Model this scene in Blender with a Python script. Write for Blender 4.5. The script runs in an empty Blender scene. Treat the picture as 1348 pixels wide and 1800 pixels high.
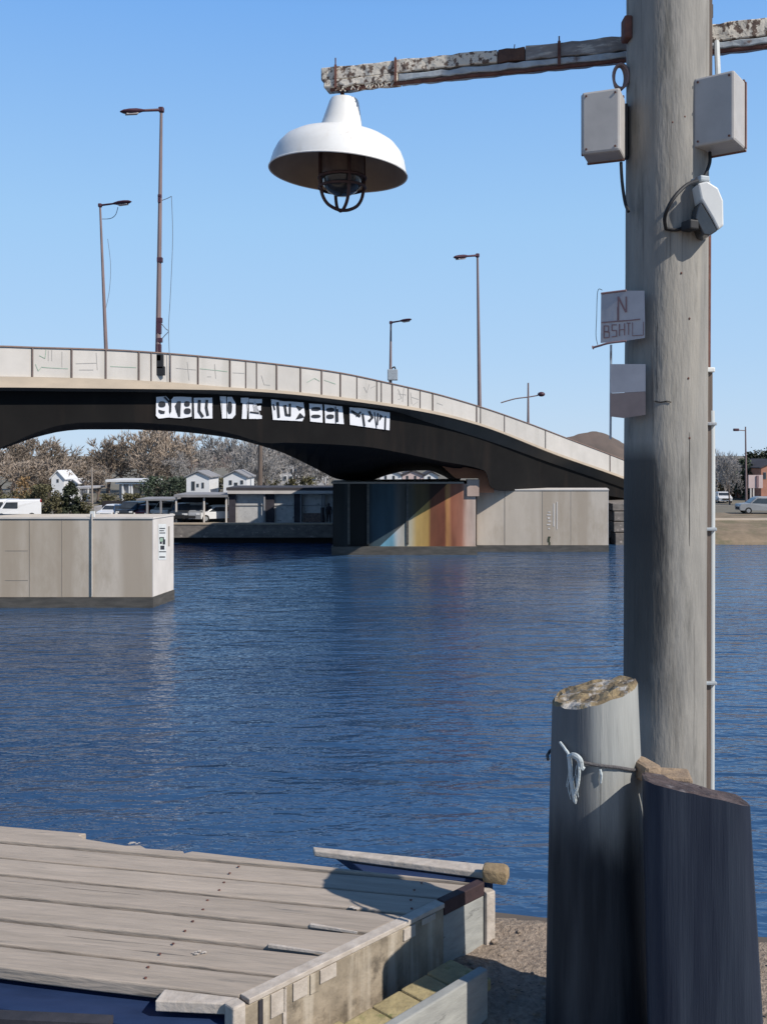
import bpy, bmesh, math, random
from mathutils import Vector, Matrix, noise as mnoise
random.seed(7)
R = math.radians
F = 1700.0            # focal length in photo pixels
CX, HY = 674.0, 800.0 # principal column, horizon row
HC = 6.5              # eye height above the water
scene = bpy.context.scene
col = scene.collection

# ------------------------------------------------------------------ helpers
def U(px, py, d):
    return Vector(((px-CX)/F*d, d, HC-(py-HY)/F*d))
def G(px, py, zrel):               # point on a horizontal plane, zrel measured from eye
    return U(px, py, -zrel*F/(py-HY))
def Gz(px, z, d):
    return Vector(((px-CX)/F*d, d, z))

def lerp_curve(pts, smooth=True):
    xs = [p[0] for p in pts]; ys = [p[1] for p in pts]
    n = len(xs)
    m = []
    for i in range(n):
        if i == 0: m.append((ys[1]-ys[0])/(xs[1]-xs[0]))
        elif i == n-1: m.append((ys[-1]-ys[-2])/(xs[-1]-xs[-2]))
        else:
            a = (ys[i]-ys[i-1])/(xs[i]-xs[i-1]); b = (ys[i+1]-ys[i])/(xs[i+1]-xs[i])
            m.append(0 if a*b <= 0 else 2*a*b/(a+b))
    def f(x):
        if x <= xs[0]: return ys[0]+m[0]*(x-xs[0])
        if x >= xs[-1]: return ys[-1]+m[-1]*(x-xs[-1])
        for i in range(n-1):
            if x <= xs[i+1]:
                h = xs[i+1]-xs[i]; t = (x-xs[i])/h
                return ((2*t**3-3*t*t+1)*ys[i]+(t**3-2*t*t+t)*h*m[i]+(-2*t**3+3*t*t)*ys[i+1]+(t**3-t*t)*h*m[i+1])
    return f

def box(bm, c, s, rz=0.0, bev=0.0, rot=None):
    r = bmesh.ops.create_cube(bm, size=1.0)
    vs = r['verts']
    M4 = Matrix.Translation(Vector(c)) @ (rot.to_4x4() if rot else Matrix.Rotation(rz, 4, 'Z')) @ Matrix.Diagonal((s[0], s[1], s[2], 1))
    bmesh.ops.transform(bm, matrix=M4, verts=vs)
    if bev:
        es = set(e for v in vs for e in v.link_edges)
        bmesh.ops.bevel(bm, geom=list(es), offset=bev, segments=2, affect='EDGES', profile=0.5)

def tube(bm, pts, rad, n=8, cap=True):
    pts = [Vector(p) for p in pts]
    if not isinstance(rad, (list, tuple)): rad = [rad]*len(pts)
    rings = []
    prev = None
    for i, p in enumerate(pts):
        if i == 0: t = pts[1]-pts[0]
        elif i == len(pts)-1: t = pts[-1]-pts[-2]
        else: t = (pts[i+1]-pts[i-1])
        t.normalize()
        if prev is None:
            a = Vector((0, 0, 1)) if abs(t.z) < 0.9 else Vector((1, 0, 0))
            u = t.cross(a).normalized()
        else:
            u = (prev - t*prev.dot(t)).normalized()
        prev = u
        v = t.cross(u)
        rings.append([bm.verts.new(p+(u*math.cos(2*math.pi*k/n)+v*math.sin(2*math.pi*k/n))*rad[i]) for k in range(n)])
    for a, b in zip(rings, rings[1:]):
        for k in range(n):
            bm.faces.new((a[k], a[(k+1) % n], b[(k+1) % n], b[k]))
    if cap:
        bm.faces.new(rings[0][::-1]); bm.faces.new(rings[-1])

def smooth_pts(pts, k=6):
    pts = [Vector(p) for p in pts]
    out = []
    for i in range(len(pts)-1):
        p0 = pts[max(i-1, 0)]; p1 = pts[i]; p2 = pts[i+1]; p3 = pts[min(i+2, len(pts)-1)]
        for j in range(k):
            t = j/k
            out.append(0.5*((2*p1)+(p2-p0)*t+(2*p0-5*p1+4*p2-p3)*t*t+(3*p1-p0-3*p2+p3)*t**3))
    out.append(pts[-1])
    return out

def lathe(bm, prof, c, n=32, rot=None, closed_top=False):
    c = Vector(c)
    rings = []
    for (r, z) in prof:
        ring = []
        for k in range(n):
            a = 2*math.pi*k/n
            v = Vector((r*math.cos(a), r*math.sin(a), z))
            if rot: v = rot @ v
            ring.append(bm.verts.new(c+v))
        rings.append(ring)
    for a, b in zip(rings, rings[1:]):
        for k in range(n):
            bm.faces.new((a[k], a[(k+1) % n], b[(k+1) % n], b[k]))
    if closed_top: bm.faces.new(rings[-1])
    return rings

def prism(bm, poly, z0, z1):
    """vertical prism over xy polygon; z0,z1 numbers"""
    a = [bm.verts.new((p[0], p[1], z0)) for p in poly]
    b = [bm.verts.new((p[0], p[1], z1)) for p in poly]
    n = len(poly)
    bm.faces.new(a[::-1]); bm.faces.new(b)
    for i in range(n):
        bm.faces.new((a[i], a[(i+1) % n], b[(i+1) % n], b[i]))

def hexa(bm, v8):
    """8 corners: 0-3 bottom loop, 4-7 top loop"""
    v = [bm.verts.new(p) for p in v8]
    for f in ((3, 2, 1, 0), (4, 5, 6, 7), (0, 1, 5, 4), (1, 2, 6, 5), (2, 3, 7, 6), (3, 0, 4, 7)):
        bm.faces.new([v[i] for i in f])

def obj(name, bm, m, parent=None, smooth=False, local=False, bevel=0.0):
    bmesh.ops.recalc_face_normals(bm, faces=bm.faces)
    if smooth:
        for f in bm.faces: f.smooth = True
        lim = R(40)
        for e in bm.edges:
            if len(e.link_faces) == 2 and e.calc_face_angle(0) > lim: e.smooth = False
    me = bpy.data.meshes.new(name)
    bm.to_mesh(me); bm.free()
    o = bpy.data.objects.new(name, me); col.objects.link(o)
    me.materials.append(m)
    if parent is not None:
        o.parent = parent
        if not local:
            p = parent; off = Vector((0, 0, 0))
            while p is not None:
                off += p.location; p = p.parent
            me.transform(Matrix.Translation(-off))
    if bevel:
        md = o.modifiers.new('bevel', 'BEVEL'); md.width = bevel; md.segments = 2; md.limit_method = 'ANGLE'
    return o

def tag(o, label=None, cat=None, group=None, kind=None):
    if label: o['label'] = label
    if cat: o['category'] = cat
    if group: o['group'] = group
    if kind: o['kind'] = kind
    return o

def thing(name, label, cat, loc=(0, 0, 0), rz=0.0, group=None):
    o = bpy.data.objects.new(name, None); col.objects.link(o)
    o.location = Vector(loc); o.rotation_euler = (0, 0, rz)
    o.empty_display_size = 0.2
    return tag(o, label, cat, group)

def dup(root, loc, rz=0.0, label=None, group=None, scale=None, mats=None):
    r = root.copy(); col.objects.link(r); r.location = Vector(loc); r.rotation_euler = (0, 0, rz)
    if scale is not None: r.scale = scale
    if label: r['label'] = label
    if group: r['group'] = group
    def rec(src, dst):
        for ch in list(src.children):
            if ch.parent is not src: continue
            c = ch.copy(); col.objects.link(c); c.parent = dst
            rec(ch, c)
    rec(root, r)
    return r

# ------------------------------------------------------------------ materials
def nd(nt, t, **kw):
    n = nt.nodes.new(t)
    for k, v in kw.items():
        if k in n.inputs: n.inputs[k].default_value = v
        else: setattr(n, k, v)
    return n
def ramp(nt, stops, interp='LINEAR'):
    n = nt.nodes.new('ShaderNodeValToRGB')
    n.color_ramp.interpolation = interp
    el = n.color_ramp.elements
    while len(el) < len(stops): el.new(0.5)
    for e, (p, c) in zip(el, stops):
        e.position = p; e.color = (*c, 1) if len(c) == 3 else c
    return n
def new_mat(name):
    m = bpy.data.materials.new(name); m.use_nodes = True
    nt = m.node_tree
    return m, nt, nt.nodes['Principled BSDF']

def mat(name, c1, c2=None, scale=(1, 1, 1), ns=4.0, detail=6.0, rough=0.8, bump=0.0, bscale=None, spots=None, spot_scale=6.0, spot_lo=0.58, spot_hi=0.66, metallic=0.0, spec=0.4, rand=0.0, streak=None, cracks=None):
    m, nt, b = new_mat(name)
    L = nt.links.new
    tc = nd(nt, 'ShaderNodeTexCoord')
    mp = nd(nt, 'ShaderNodeMapping'); mp.inputs['Scale'].default_value = scale
    L(tc.outputs['Object'], mp.inputs['Vector'])
    n1 = nd(nt, 'ShaderNodeTexNoise'); n1.inputs['Scale'].default_value = ns; n1.inputs['Detail'].default_value = detail; n1.inputs['Roughness'].default_value = 0.62
    L(mp.outputs[0], n1.inputs['Vector'])
    c2 = c2 or tuple(x*0.75 for x in c1)
    rp = ramp(nt, [(0.3, c2), (0.7, c1)])
    L(n1.outputs['Fac'], rp.inputs['Fac'])
    out = rp.outputs['Color']
    def mix(fac, a, bcol):
        mx = nd(nt, 'ShaderNodeMix', data_type='RGBA')
        L(fac, mx.inputs[0]); L(a, mx.inputs[6]); mx.inputs[7].default_value = (*bcol, 1)
        return mx.outputs[2]
    if spots:
        n2 = nd(nt, 'ShaderNodeTexNoise'); n2.inputs['Scale'].default_value = spot_scale; n2.inputs['Detail'].default_value = 8
        n2.inputs['Roughness'].default_value = 0.7
        L(mp.outputs[0], n2.inputs['Vector'])
        r2 = ramp(nt, [(spot_lo, (0, 0, 0)), (spot_hi, (1, 1, 1))])
        L(n2.outputs['Fac'], r2.inputs['Fac'])
        out = mix(r2.outputs['Color'], out, spots)
    if streak:                     # vertical run-off stains
        m3 = nd(nt, 'ShaderNodeMapping'); m3.inputs['Scale'].default_value = streak[1]
        L(tc.outputs['Object'], m3.inputs['Vector'])
        n3 = nd(nt, 'ShaderNodeTexNoise'); n3.inputs['Scale'].default_value = 1.0; n3.inputs['Detail'].default_value = 4
        L(m3.outputs[0], n3.inputs['Vector'])
        r3 = ramp(nt, [(streak[2], (0, 0, 0)), (streak[3], (0.8, 0.8, 0.8))])
        L(n3.outputs['Fac'], r3.inputs['Fac'])
        out = mix(r3.outputs['Color'], out, streak[0])
    if cracks:
        m4 = nd(nt, 'ShaderNodeMapping'); m4.inputs['Scale'].default_value = cracks[1]
        L(tc.outputs['Object'], m4.inputs['Vector'])
        n4 = nd(nt, 'ShaderNodeTexNoise'); n4.inputs['Scale'].default_value = 1.0; n4.inputs['Detail'].default_value = 5; n4.inputs['Roughness'].default_value = 0.6
        L(m4.outputs[0], n4.inputs['Vector'])
        r4 = ramp(nt, [(cracks[2], (0, 0, 0)), (cracks[3], (0.85, 0.85, 0.85))])
        L(n4.outputs['Fac'], r4.inputs['Fac'])
        out = mix(r4.outputs['Color'], out, cracks[0])
    if rand:
        oi = nd(nt, 'ShaderNodeObjectInfo')
        hs = nd(nt, 'ShaderNodeHueSaturation')
        mr = nd(nt, 'ShaderNodeMapRange'); mr.inputs['To Min'].default_value = 1-rand; mr.inputs['To Max'].default_value = 1+rand
        L(oi.outputs['Random'], mr.inputs['Value']); L(mr.outputs[0], hs.inputs['Value']); L(out, hs.inputs['Color'])
        out = hs.outputs['Color']
    L(out, b.inputs['Base Color'])
    b.inputs['Roughness'].default_value = rough
    b.inputs['Metallic'].default_value = metallic
    b.inputs['Specular IOR Level'].default_value = spec
    if bump:
        bp = nd(nt, 'ShaderNodeBump'); bp.inputs['Strength'].default_value = bump; bp.inputs['Distance'].default_value = 0.02
        if bscale:
            nb = nd(nt, 'ShaderNodeTexNoise'); nb.inputs['Scale'].default_value = bscale; nb.inputs['Detail'].default_value = 8
            L(mp.outputs[0], nb.inputs['Vector']); L(nb.outputs['Fac'], bp.inputs['Height'])
        else:
            L(n1.outputs['Fac'], bp.inputs['Height'])
        L(bp.outputs[0], b.inputs['Normal'])
    return m

M = {}
M['pole'] = mat('weathered_pole_wood', (0.305, 0.29, 0.262), (0.205, 0.198, 0.183), scale=(10, 10, 1.8), ns=1.8, detail=10, rough=0.92, bump=0.22, bscale=9, spots=(0.115, 0.112, 0.10), spot_scale=1.25, spot_lo=0.53, spot_hi=0.72, streak=((0.355, 0.325, 0.275), (16, 16, 0.6), 0.5, 0.75), cracks=((0.085, 0.08, 0.074), (38, 38, 1.3), 0.60, 0.74))
def pole_stain_shade(m):            # dark stain and painted-in shade on the left flank, thickest at mid height
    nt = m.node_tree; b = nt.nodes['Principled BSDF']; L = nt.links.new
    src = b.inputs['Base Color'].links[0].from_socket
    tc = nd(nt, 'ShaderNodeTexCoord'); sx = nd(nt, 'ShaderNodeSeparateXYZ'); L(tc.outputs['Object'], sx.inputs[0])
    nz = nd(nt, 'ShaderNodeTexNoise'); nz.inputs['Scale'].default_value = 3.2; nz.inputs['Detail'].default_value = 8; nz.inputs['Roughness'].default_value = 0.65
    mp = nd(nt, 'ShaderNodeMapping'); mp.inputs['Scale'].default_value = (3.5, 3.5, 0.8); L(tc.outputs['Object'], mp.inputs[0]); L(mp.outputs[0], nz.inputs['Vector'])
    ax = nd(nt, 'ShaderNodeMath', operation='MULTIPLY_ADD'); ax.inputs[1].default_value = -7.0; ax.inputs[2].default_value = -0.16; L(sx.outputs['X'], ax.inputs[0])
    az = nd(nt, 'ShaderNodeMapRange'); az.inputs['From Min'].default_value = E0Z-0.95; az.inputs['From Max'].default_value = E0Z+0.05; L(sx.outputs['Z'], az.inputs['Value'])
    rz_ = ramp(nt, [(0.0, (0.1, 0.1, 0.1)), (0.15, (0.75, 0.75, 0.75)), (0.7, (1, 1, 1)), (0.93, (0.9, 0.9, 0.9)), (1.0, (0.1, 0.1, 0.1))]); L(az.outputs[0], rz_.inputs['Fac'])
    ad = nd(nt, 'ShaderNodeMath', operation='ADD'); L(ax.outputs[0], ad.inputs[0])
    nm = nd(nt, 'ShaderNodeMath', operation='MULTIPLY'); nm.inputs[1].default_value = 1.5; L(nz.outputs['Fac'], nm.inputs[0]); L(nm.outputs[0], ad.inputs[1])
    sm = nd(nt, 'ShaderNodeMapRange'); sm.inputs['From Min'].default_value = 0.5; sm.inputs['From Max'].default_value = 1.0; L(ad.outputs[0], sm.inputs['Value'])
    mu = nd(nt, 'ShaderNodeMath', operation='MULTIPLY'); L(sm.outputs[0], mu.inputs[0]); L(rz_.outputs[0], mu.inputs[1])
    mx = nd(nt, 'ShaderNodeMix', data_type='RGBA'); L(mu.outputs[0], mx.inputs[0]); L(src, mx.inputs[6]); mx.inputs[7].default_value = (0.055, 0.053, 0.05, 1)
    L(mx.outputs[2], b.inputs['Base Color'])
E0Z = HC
pole_stain_shade(M['pole'])
M['pile'] = None
M['pile_top'] = mat('rotten_end_grain', (0.31, 0.235, 0.13), (0.085, 0.06, 0.04), scale=(1, 1, 1), ns=22, rough=0.9, bump=0.9, spots=(0.42, 0.39, 0.35), spot_scale=14, spot_lo=0.52, spot_hi=0.6)
M['dark_top'] = mat('dark_end_grain', (0.11, 0.08, 0.075), (0.035, 0.025, 0.026), ns=18, rough=0.8, bump=0.7, spots=(0.16, 0.14, 0.14), spot_scale=12)
M['deck'] = mat('weathered_deck_board', (0.41, 0.342, 0.278), (0.30, 0.252, 0.205), cracks=((0.11, 0.095, 0.08), (1.6, 60, 60), 0.655, 0.70), scale=(2.2, 16, 16), ns=1.8, rough=0.9, bump=0.3, bscale=4, spots=(0.17, 0.155, 0.14), spot_scale=2.2, spot_lo=0.6, spot_hi=0.75, rand=0.07)
M['deck_face'] = mat('stained_dock_face', (0.40, 0.33, 0.245), (0.20, 0.165, 0.12), scale=(4, 4, 4), ns=2.2, rough=0.92, bump=0.3, bscale=8, spots=(0.14, 0.115, 0.085), spot_scale=1.7, spot_lo=0.52, spot_hi=0.62, streak=((0.46, 0.40, 0.32), (18, 18, 1.5), 0.5, 0.62))
M['edge_strip'] = mat('bleached_edge_timber', (0.52, 0.46, 0.40), (0.36, 0.31, 0.26), scale=(6, 6, 6), ns=4, rough=0.9, bump=0.3)
M['cap'] = mat('ochre_beam_end', (0.33, 0.25, 0.145), (0.2, 0.14, 0.08), ns=26, rough=0.9, bump=0.6, spots=(0.5, 0.42, 0.28), spot_scale=18)
M['straw'] = mat('yellowed_step_board', (0.44, 0.36, 0.19), (0.26, 0.21, 0.11), scale=(8, 8, 8), ns=2.2, rough=0.95, bump=0.5, spots=(0.2, 0.2, 0.08), spot_scale=2.0, spot_lo=0.57)
M['grey_board'] = mat('grey_step_riser', (0.36, 0.36, 0.33), (0.25, 0.25, 0.235), scale=(3, 3, 9), ns=3, rough=0.9, bump=0.25, spots=(0.17, 0.17, 0.16), spot_scale=2.4, spot_lo=0.6)
M['dark_timber'] = mat('wet_dark_timber', (0.05, 0.045, 0.05), (0.02, 0.02, 0.025), ns=8, rough=0.7, bump=0.3)
M['red_edge'] = mat('dark_red_joist', (0.06, 0.032, 0.034), (0.03, 0.018, 0.02), ns=14, rough=0.8, bump=0.3)
M['gravel'] = mat('sandy_gravel', (0.42, 0.335, 0.26), (0.20, 0.155, 0.12), ns=55, detail=10, rough=0.95, bump=1.0, spots=(0.09, 0.07, 0.06), spot_scale=38, spot_lo=0.6, spot_hi=0.66)
M['wharf_wall'] = mat('wharf_wall_timber', (0.12, 0.10, 0.085), ns=3, rough=0.9)
M['concrete'] = mat('pier_concrete', (0.53, 0.465, 0.39), (0.43, 0.375, 0.31), scale=(0.4, 0.4, 0.14), ns=1.5, rough=0.9, bump=0.12, bscale=9, streak=((0.345, 0.285, 0.22), (0.5, 0.5, 0.03), 0.52, 0.64), spots=(0.40, 0.34, 0.27), spot_scale=1.8, spot_lo=0.5, spot_hi=0.66)
M['concrete_pale'] = mat('pale_sunlit_concrete', (0.66, 0.615, 0.57), (0.52, 0.48, 0.44), scale=(0.5, 0.5, 0.3), ns=2, rough=0.9, bump=0.1)
M['wet_concrete'] = mat('wet_concrete', (0.11, 0.10, 0.088), (0.05, 0.047, 0.042), scale=(0.6, 0.6, 3), ns=2, rough=0.6, bump=0.2)
M['joint'] = mat('concrete_joint', (0.31, 0.275, 0.235), (0.25, 0.22, 0.19), ns=2, rough=0.95)
M['fascia'] = mat('bridge_fascia_concrete', (0.50, 0.41, 0.31), (0.39, 0.325, 0.25), scale=(0.25, 0.25, 1), ns=2, rough=0.9, bump=0.1)
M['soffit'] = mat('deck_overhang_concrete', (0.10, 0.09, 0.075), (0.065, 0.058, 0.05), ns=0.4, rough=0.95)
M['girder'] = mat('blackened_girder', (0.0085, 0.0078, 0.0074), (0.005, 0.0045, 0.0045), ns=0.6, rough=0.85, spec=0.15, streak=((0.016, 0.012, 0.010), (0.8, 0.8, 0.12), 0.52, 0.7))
M['asphalt'] = mat('asphalt', (0.06, 0.06, 0.06), ns=5, rough=0.95)
M['panel'] = mat('dull_white_parapet_panel', (0.53, 0.495, 0.45), (0.46, 0.43, 0.39), scale=(0.4, 0.4, 0.4), ns=2, rough=0.55, rand=0.05, streak=((0.42, 0.395, 0.355), (1.1, 1.1, 0.1), 0.52, 0.7))
M['panel_post'] = mat('brown_parapet_post', (0.17, 0.125, 0.11), (0.11, 0.085, 0.075), ns=4, rough=0.7)
M['rail'] = mat('rusty_top_rail', (0.26, 0.17, 0.135), (0.17, 0.12, 0.10), ns=3, rough=0.75)
M['graf_white'] = mat('white_spray_paint', (0.70, 0.70, 0.72), (0.58, 0.59, 0.62), ns=1.5, rough=0.8)
M['graf_dark'] = mat('dark_spray_paint', (0.014, 0.016, 0.022), (0.03, 0.034, 0.042), ns=2, rough=0.8)
M['scrib_green'] = mat('faded_green_spray', (0.25, 0.37, 0.27), (0.36, 0.41, 0.35), ns=3, rough=0.8)
M['scrib_grey'] = mat('faded_grey_spray', (0.36, 0.345, 0.325), (0.42, 0.40, 0.37), ns=3, rough=0.8)
M['lamp_red'] = mat('maroon_lamp_metal', (0.085, 0.032, 0.045), (0.05, 0.02, 0.03), ns=5, rough=0.5)
M['lamp_pole'] = mat('reddish_galvanised_pole', (0.24, 0.165, 0.155), (0.17, 0.125, 0.12), scale=(1, 1, 0.4), ns=3, rough=0.6)
M['lamp_glass'] = mat('lamp_lens', (0.45, 0.40, 0.38), ns=2, rough=0.25)
M['wire'] = mat('black_cable', (0.02, 0.02, 0.022), ns=5, rough=0.6)
M['wire_grey'] = mat('thin_grey_cable', (0.16, 0.2, 0.25), ns=5, rough=0.7)
M['enamel'] = mat('white_enamel_shade', (0.78, 0.78, 0.76), (0.68, 0.67, 0.64), ns=6, rough=0.38, spots=(0.42, 0.33, 0.25), spot_scale=11, spot_lo=0.64, spot_hi=0.72, streak=((0.60, 0.56, 0.50), (22, 22, 3), 0.55, 0.75))
M['enamel_in'] = mat('stained_shade_inside', (0.36, 0.29, 0.22), (0.27, 0.21, 0.16), ns=6, rough=0.6)
M['cage'] = mat('rusty_cage_iron', (0.085, 0.045, 0.042), (0.04, 0.022, 0.022), ns=30, rough=0.7)
M['peel'] = mat('peeling_white_paint_on_timber', (0.17, 0.115, 0.085), (0.09, 0.065, 0.055), scale=(5, 5, 5), ns=3, rough=0.85, bump=0.5, bscale=5, spots=(0.60, 0.55, 0.47), spot_scale=7.5, spot_lo=0.455, spot_hi=0.49)
M['arm_grey'] = mat('grey_arm_timber', (0.30, 0.28, 0.265), (0.17, 0.155, 0.15), scale=(3, 3, 14), ns=3, rough=0.85, bump=0.4, spots=(0.44, 0.41, 0.37), spot_scale=3, spot_lo=0.55, spot_hi=0.6)
M['arm_brown'] = mat('bare_brown_timber', (0.12, 0.065, 0.045), (0.06, 0.035, 0.03), ns=20, rough=0.9, bump=0.4)
M['steel_blue'] = mat('pale_galvanised_strip', (0.42, 0.47, 0.50), (0.27, 0.29, 0.31), scale=(3, 3, 3), ns=6, rough=0.5, spots=(0.15, 0.09, 0.07), spot_scale=5, spot_lo=0.57)
M['rust'] = mat('rusty_iron', (0.17, 0.075, 0.055), (0.08, 0.035, 0.03), ns=24, rough=0.85, bump=0.3)
M['box_grey'] = mat('grey_junction_box_paint', (0.44, 0.42, 0.40), (0.36, 0.345, 0.33), ns=9, rough=0.6, spots=(0.33, 0.30, 0.27), spot_scale=7, spot_lo=0.6, spot_hi=0.72)
M['box_edge'] = mat('rusty_box_edge', (0.22, 0.12, 0.10), (0.12, 0.07, 0.065), ns=20, rough=0.8)
M['white_plastic'] = mat('white_plastic', (0.72, 0.73, 0.70), (0.6, 0.61, 0.6), ns=7, rough=0.45)
M['white_pipe'] = mat('off_white_conduit', (0.58, 0.60, 0.58), (0.44, 0.46, 0.46), scale=(4, 4, 0.6), ns=4, rough=0.5)
M['brown_strip'] = mat('brown_grey_batten', (0.17, 0.13, 0.105), (0.10, 0.08, 0.07), scale=(20, 20, 1), ns=2, rough=0.85, bump=0.3)
M['dark_glass'] = mat('dark_lens_glass', (0.05, 0.055, 0.06), (0.03, 0.032, 0.036), ns=12, rough=0.18, spec=0.6)
M['sign_grey'] = mat('bleached_sign_plate', (0.42, 0.42, 0.45), (0.33, 0.33, 0.36), ns=9, rough=0.7, spots=(0.3, 0.24, 0.24), spot_scale=8, spot_lo=0.62)
M['sign_brown'] = mat('faded_brown_sign_band', (0.27, 0.215, 0.205), (0.20, 0.16, 0.155), ns=9, rough=0.75)
M['sign_red'] = mat('faded_maroon_lettering', (0.26, 0.17, 0.175), (0.17, 0.105, 0.115), ns=14, rough=0.8)
M['rope'] = mat('frayed_pale_rope', (0.55, 0.60, 0.60), (0.40, 0.44, 0.45), ns=40, rough=0.95, bump=0.5)
M['rope_dark'] = mat('weathered_grey_rope', (0.13, 0.12, 0.12), (0.08, 0.075, 0.075), ns=60, rough=0.95, bump=0.6)
M['bank_grass'] = mat('winter_bank_grass', (0.27, 0.205, 0.14), (0.16, 0.125, 0.085), ns=0.9, detail=10, rough=1.0, bump=0.5, spots=(0.15, 0.13, 0.08), spot_scale=0.5, spot_lo=0.5, spot_hi=0.62)
M['far_ground'] = mat('far_ground', (0.20, 0.175, 0.14), (0.13, 0.12, 0.085), ns=0.15, detail=8, rough=1.0)
M['path'] = mat('pale_towpath', (0.48, 0.39, 0.29), (0.38, 0.31, 0.23), ns=0.8, rough=1.0)
M['quay'] = mat('quay_wall_stone', (0.24, 0.215, 0.19), (0.12, 0.105, 0.095), scale=(0.8, 0.8, 1.5), ns=1.8, rough=0.95, bump=0.4, spots=(0.4, 0.34, 0.3), spot_scale=2.2, spot_lo=0.58, spot_hi=0.64)
M['quay_dark'] = mat('water_edge_shadow', (0.018, 0.014, 0.014), (0.01, 0.01, 0.01), ns=1.5, rough=0.9)
M['hill'] = mat('brown_winter_hill', (0.17, 0.125, 0.10), (0.10, 0.08, 0.065), ns=0.06, detail=12, rough=1.0)
M['twig'] = mat('winter_twig', (0.35, 0.28, 0.22), (0.25, 0.205, 0.165), ns=0.6, rough=1.0, rand=0.22)  # both twig colours lightened to paint in distance haze
M['twig_grey'] = mat('grey_winter_twig', (0.36, 0.335, 0.315), (0.27, 0.255, 0.245), ns=0.6, rough=1.0, rand=0.2)
M['bark'] = mat('grey_brown_bark', (0.17, 0.13, 0.105), (0.09, 0.07, 0.06), scale=(4, 4, 0.6), ns=2, rough=1.0, bump=0.3)
M['pale_bark'] = mat('pale_bark', (0.34, 0.29, 0.25), (0.22, 0.19, 0.165), scale=(4, 4, 0.6), ns=2, rough=1.0)
M['ever'] = mat('dark_evergreen_leaf', (0.055, 0.065, 0.034), (0.022, 0.03, 0.018), ns=1.6, rough=0.9)
M['olive'] = mat('olive_scrub_leaf', (0.15, 0.135, 0.07), (0.07, 0.066, 0.036), ns=1.6, rough=0.95, rand=0.2)
M['hedge'] = mat('green_hedge_leaf', (0.085, 0.11, 0.07), (0.04, 0.055, 0.035), ns=1.2, rough=0.95)
M['tan_leaf'] = mat('tan_dry_leaf', (0.34, 0.215, 0.10), (0.19, 0.13, 0.075), ns=1.2, rough=0.95)
M['house_white'] = mat('white_render', (0.72, 0.72, 0.72), (0.6, 0.6, 0.6), ns=0.8, rough=0.85)
M['house_grey'] = mat('pale_grey_render', (0.44, 0.43, 0.43), (0.33, 0.32, 0.32), ns=0.8, rough=0.85, spots=(0.22, 0.2, 0.2), spot_scale=1.4, spot_lo=0.58)
M['house_pink'] = mat('pink_render', (0.58, 0.45, 0.42), (0.48, 0.38, 0.36), ns=0.8, rough=0.85)
M['house_orange'] = mat('orange_brick', (0.46, 0.22, 0.15), (0.34, 0.16, 0.11), ns=1.4, rough=0.9)
M['roof_dark'] = mat('dark_roof', (0.07, 0.065, 0.07), (0.045, 0.04, 0.045), ns=0.8, rough=0.9)
M['roof_grey'] = mat('grey_roof', (0.30, 0.29, 0.30), (0.2, 0.2, 0.2), ns=0.8, rough=0.9)
M['shed_panel'] = mat('scuffed_white_shed_panel', (0.56, 0.55, 0.53), (0.42, 0.41, 0.40), scale=(1, 1, 1), ns=2.5, rough=0.85, spots=(0.2, 0.19, 0.19), spot_scale=3.2, spot_lo=0.6, spot_hi=0.64)
M['shed_door'] = mat('dark_shed_door', (0.05, 0.045, 0.055), (0.028, 0.025, 0.032), ns=1.5, rough=0.8)
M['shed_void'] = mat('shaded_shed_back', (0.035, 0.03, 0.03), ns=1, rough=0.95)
M['window'] = mat('window_glass', (0.05, 0.06, 0.07), (0.03, 0.035, 0.04), ns=2, rough=0.15, spec=0.6)
M['car_white'] = mat('white_car_paint', (0.72, 0.72, 0.72), (0.66, 0.66, 0.66), ns=1, rough=0.3)
M['car_dark'] = mat('dark_car_paint', (0.035, 0.04, 0.045), (0.025, 0.028, 0.032), ns=1, rough=0.3)
M['car_grey'] = mat('silver_car_paint', (0.30, 0.31, 0.32), (0.25, 0.26, 0.27), ns=1, rough=0.3)
M['car_blue'] = mat('blue_car_paint', (0.05, 0.09, 0.16), ns=1, rough=0.3)
M['car_red'] = mat('dull_red_car_paint', (0.22, 0.05, 0.05), ns=1, rough=0.35)
M['tyre'] = mat('tyre_rubber', (0.02, 0.02, 0.02), ns=3, rough=0.9)
M['headlight'] = mat('headlight_lens', (0.7, 0.7, 0.68), ns=3, rough=0.2)
M['tail'] = mat('tail_lamp', (0.3, 0.02, 0.02), ns=3, rough=0.3)

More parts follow.
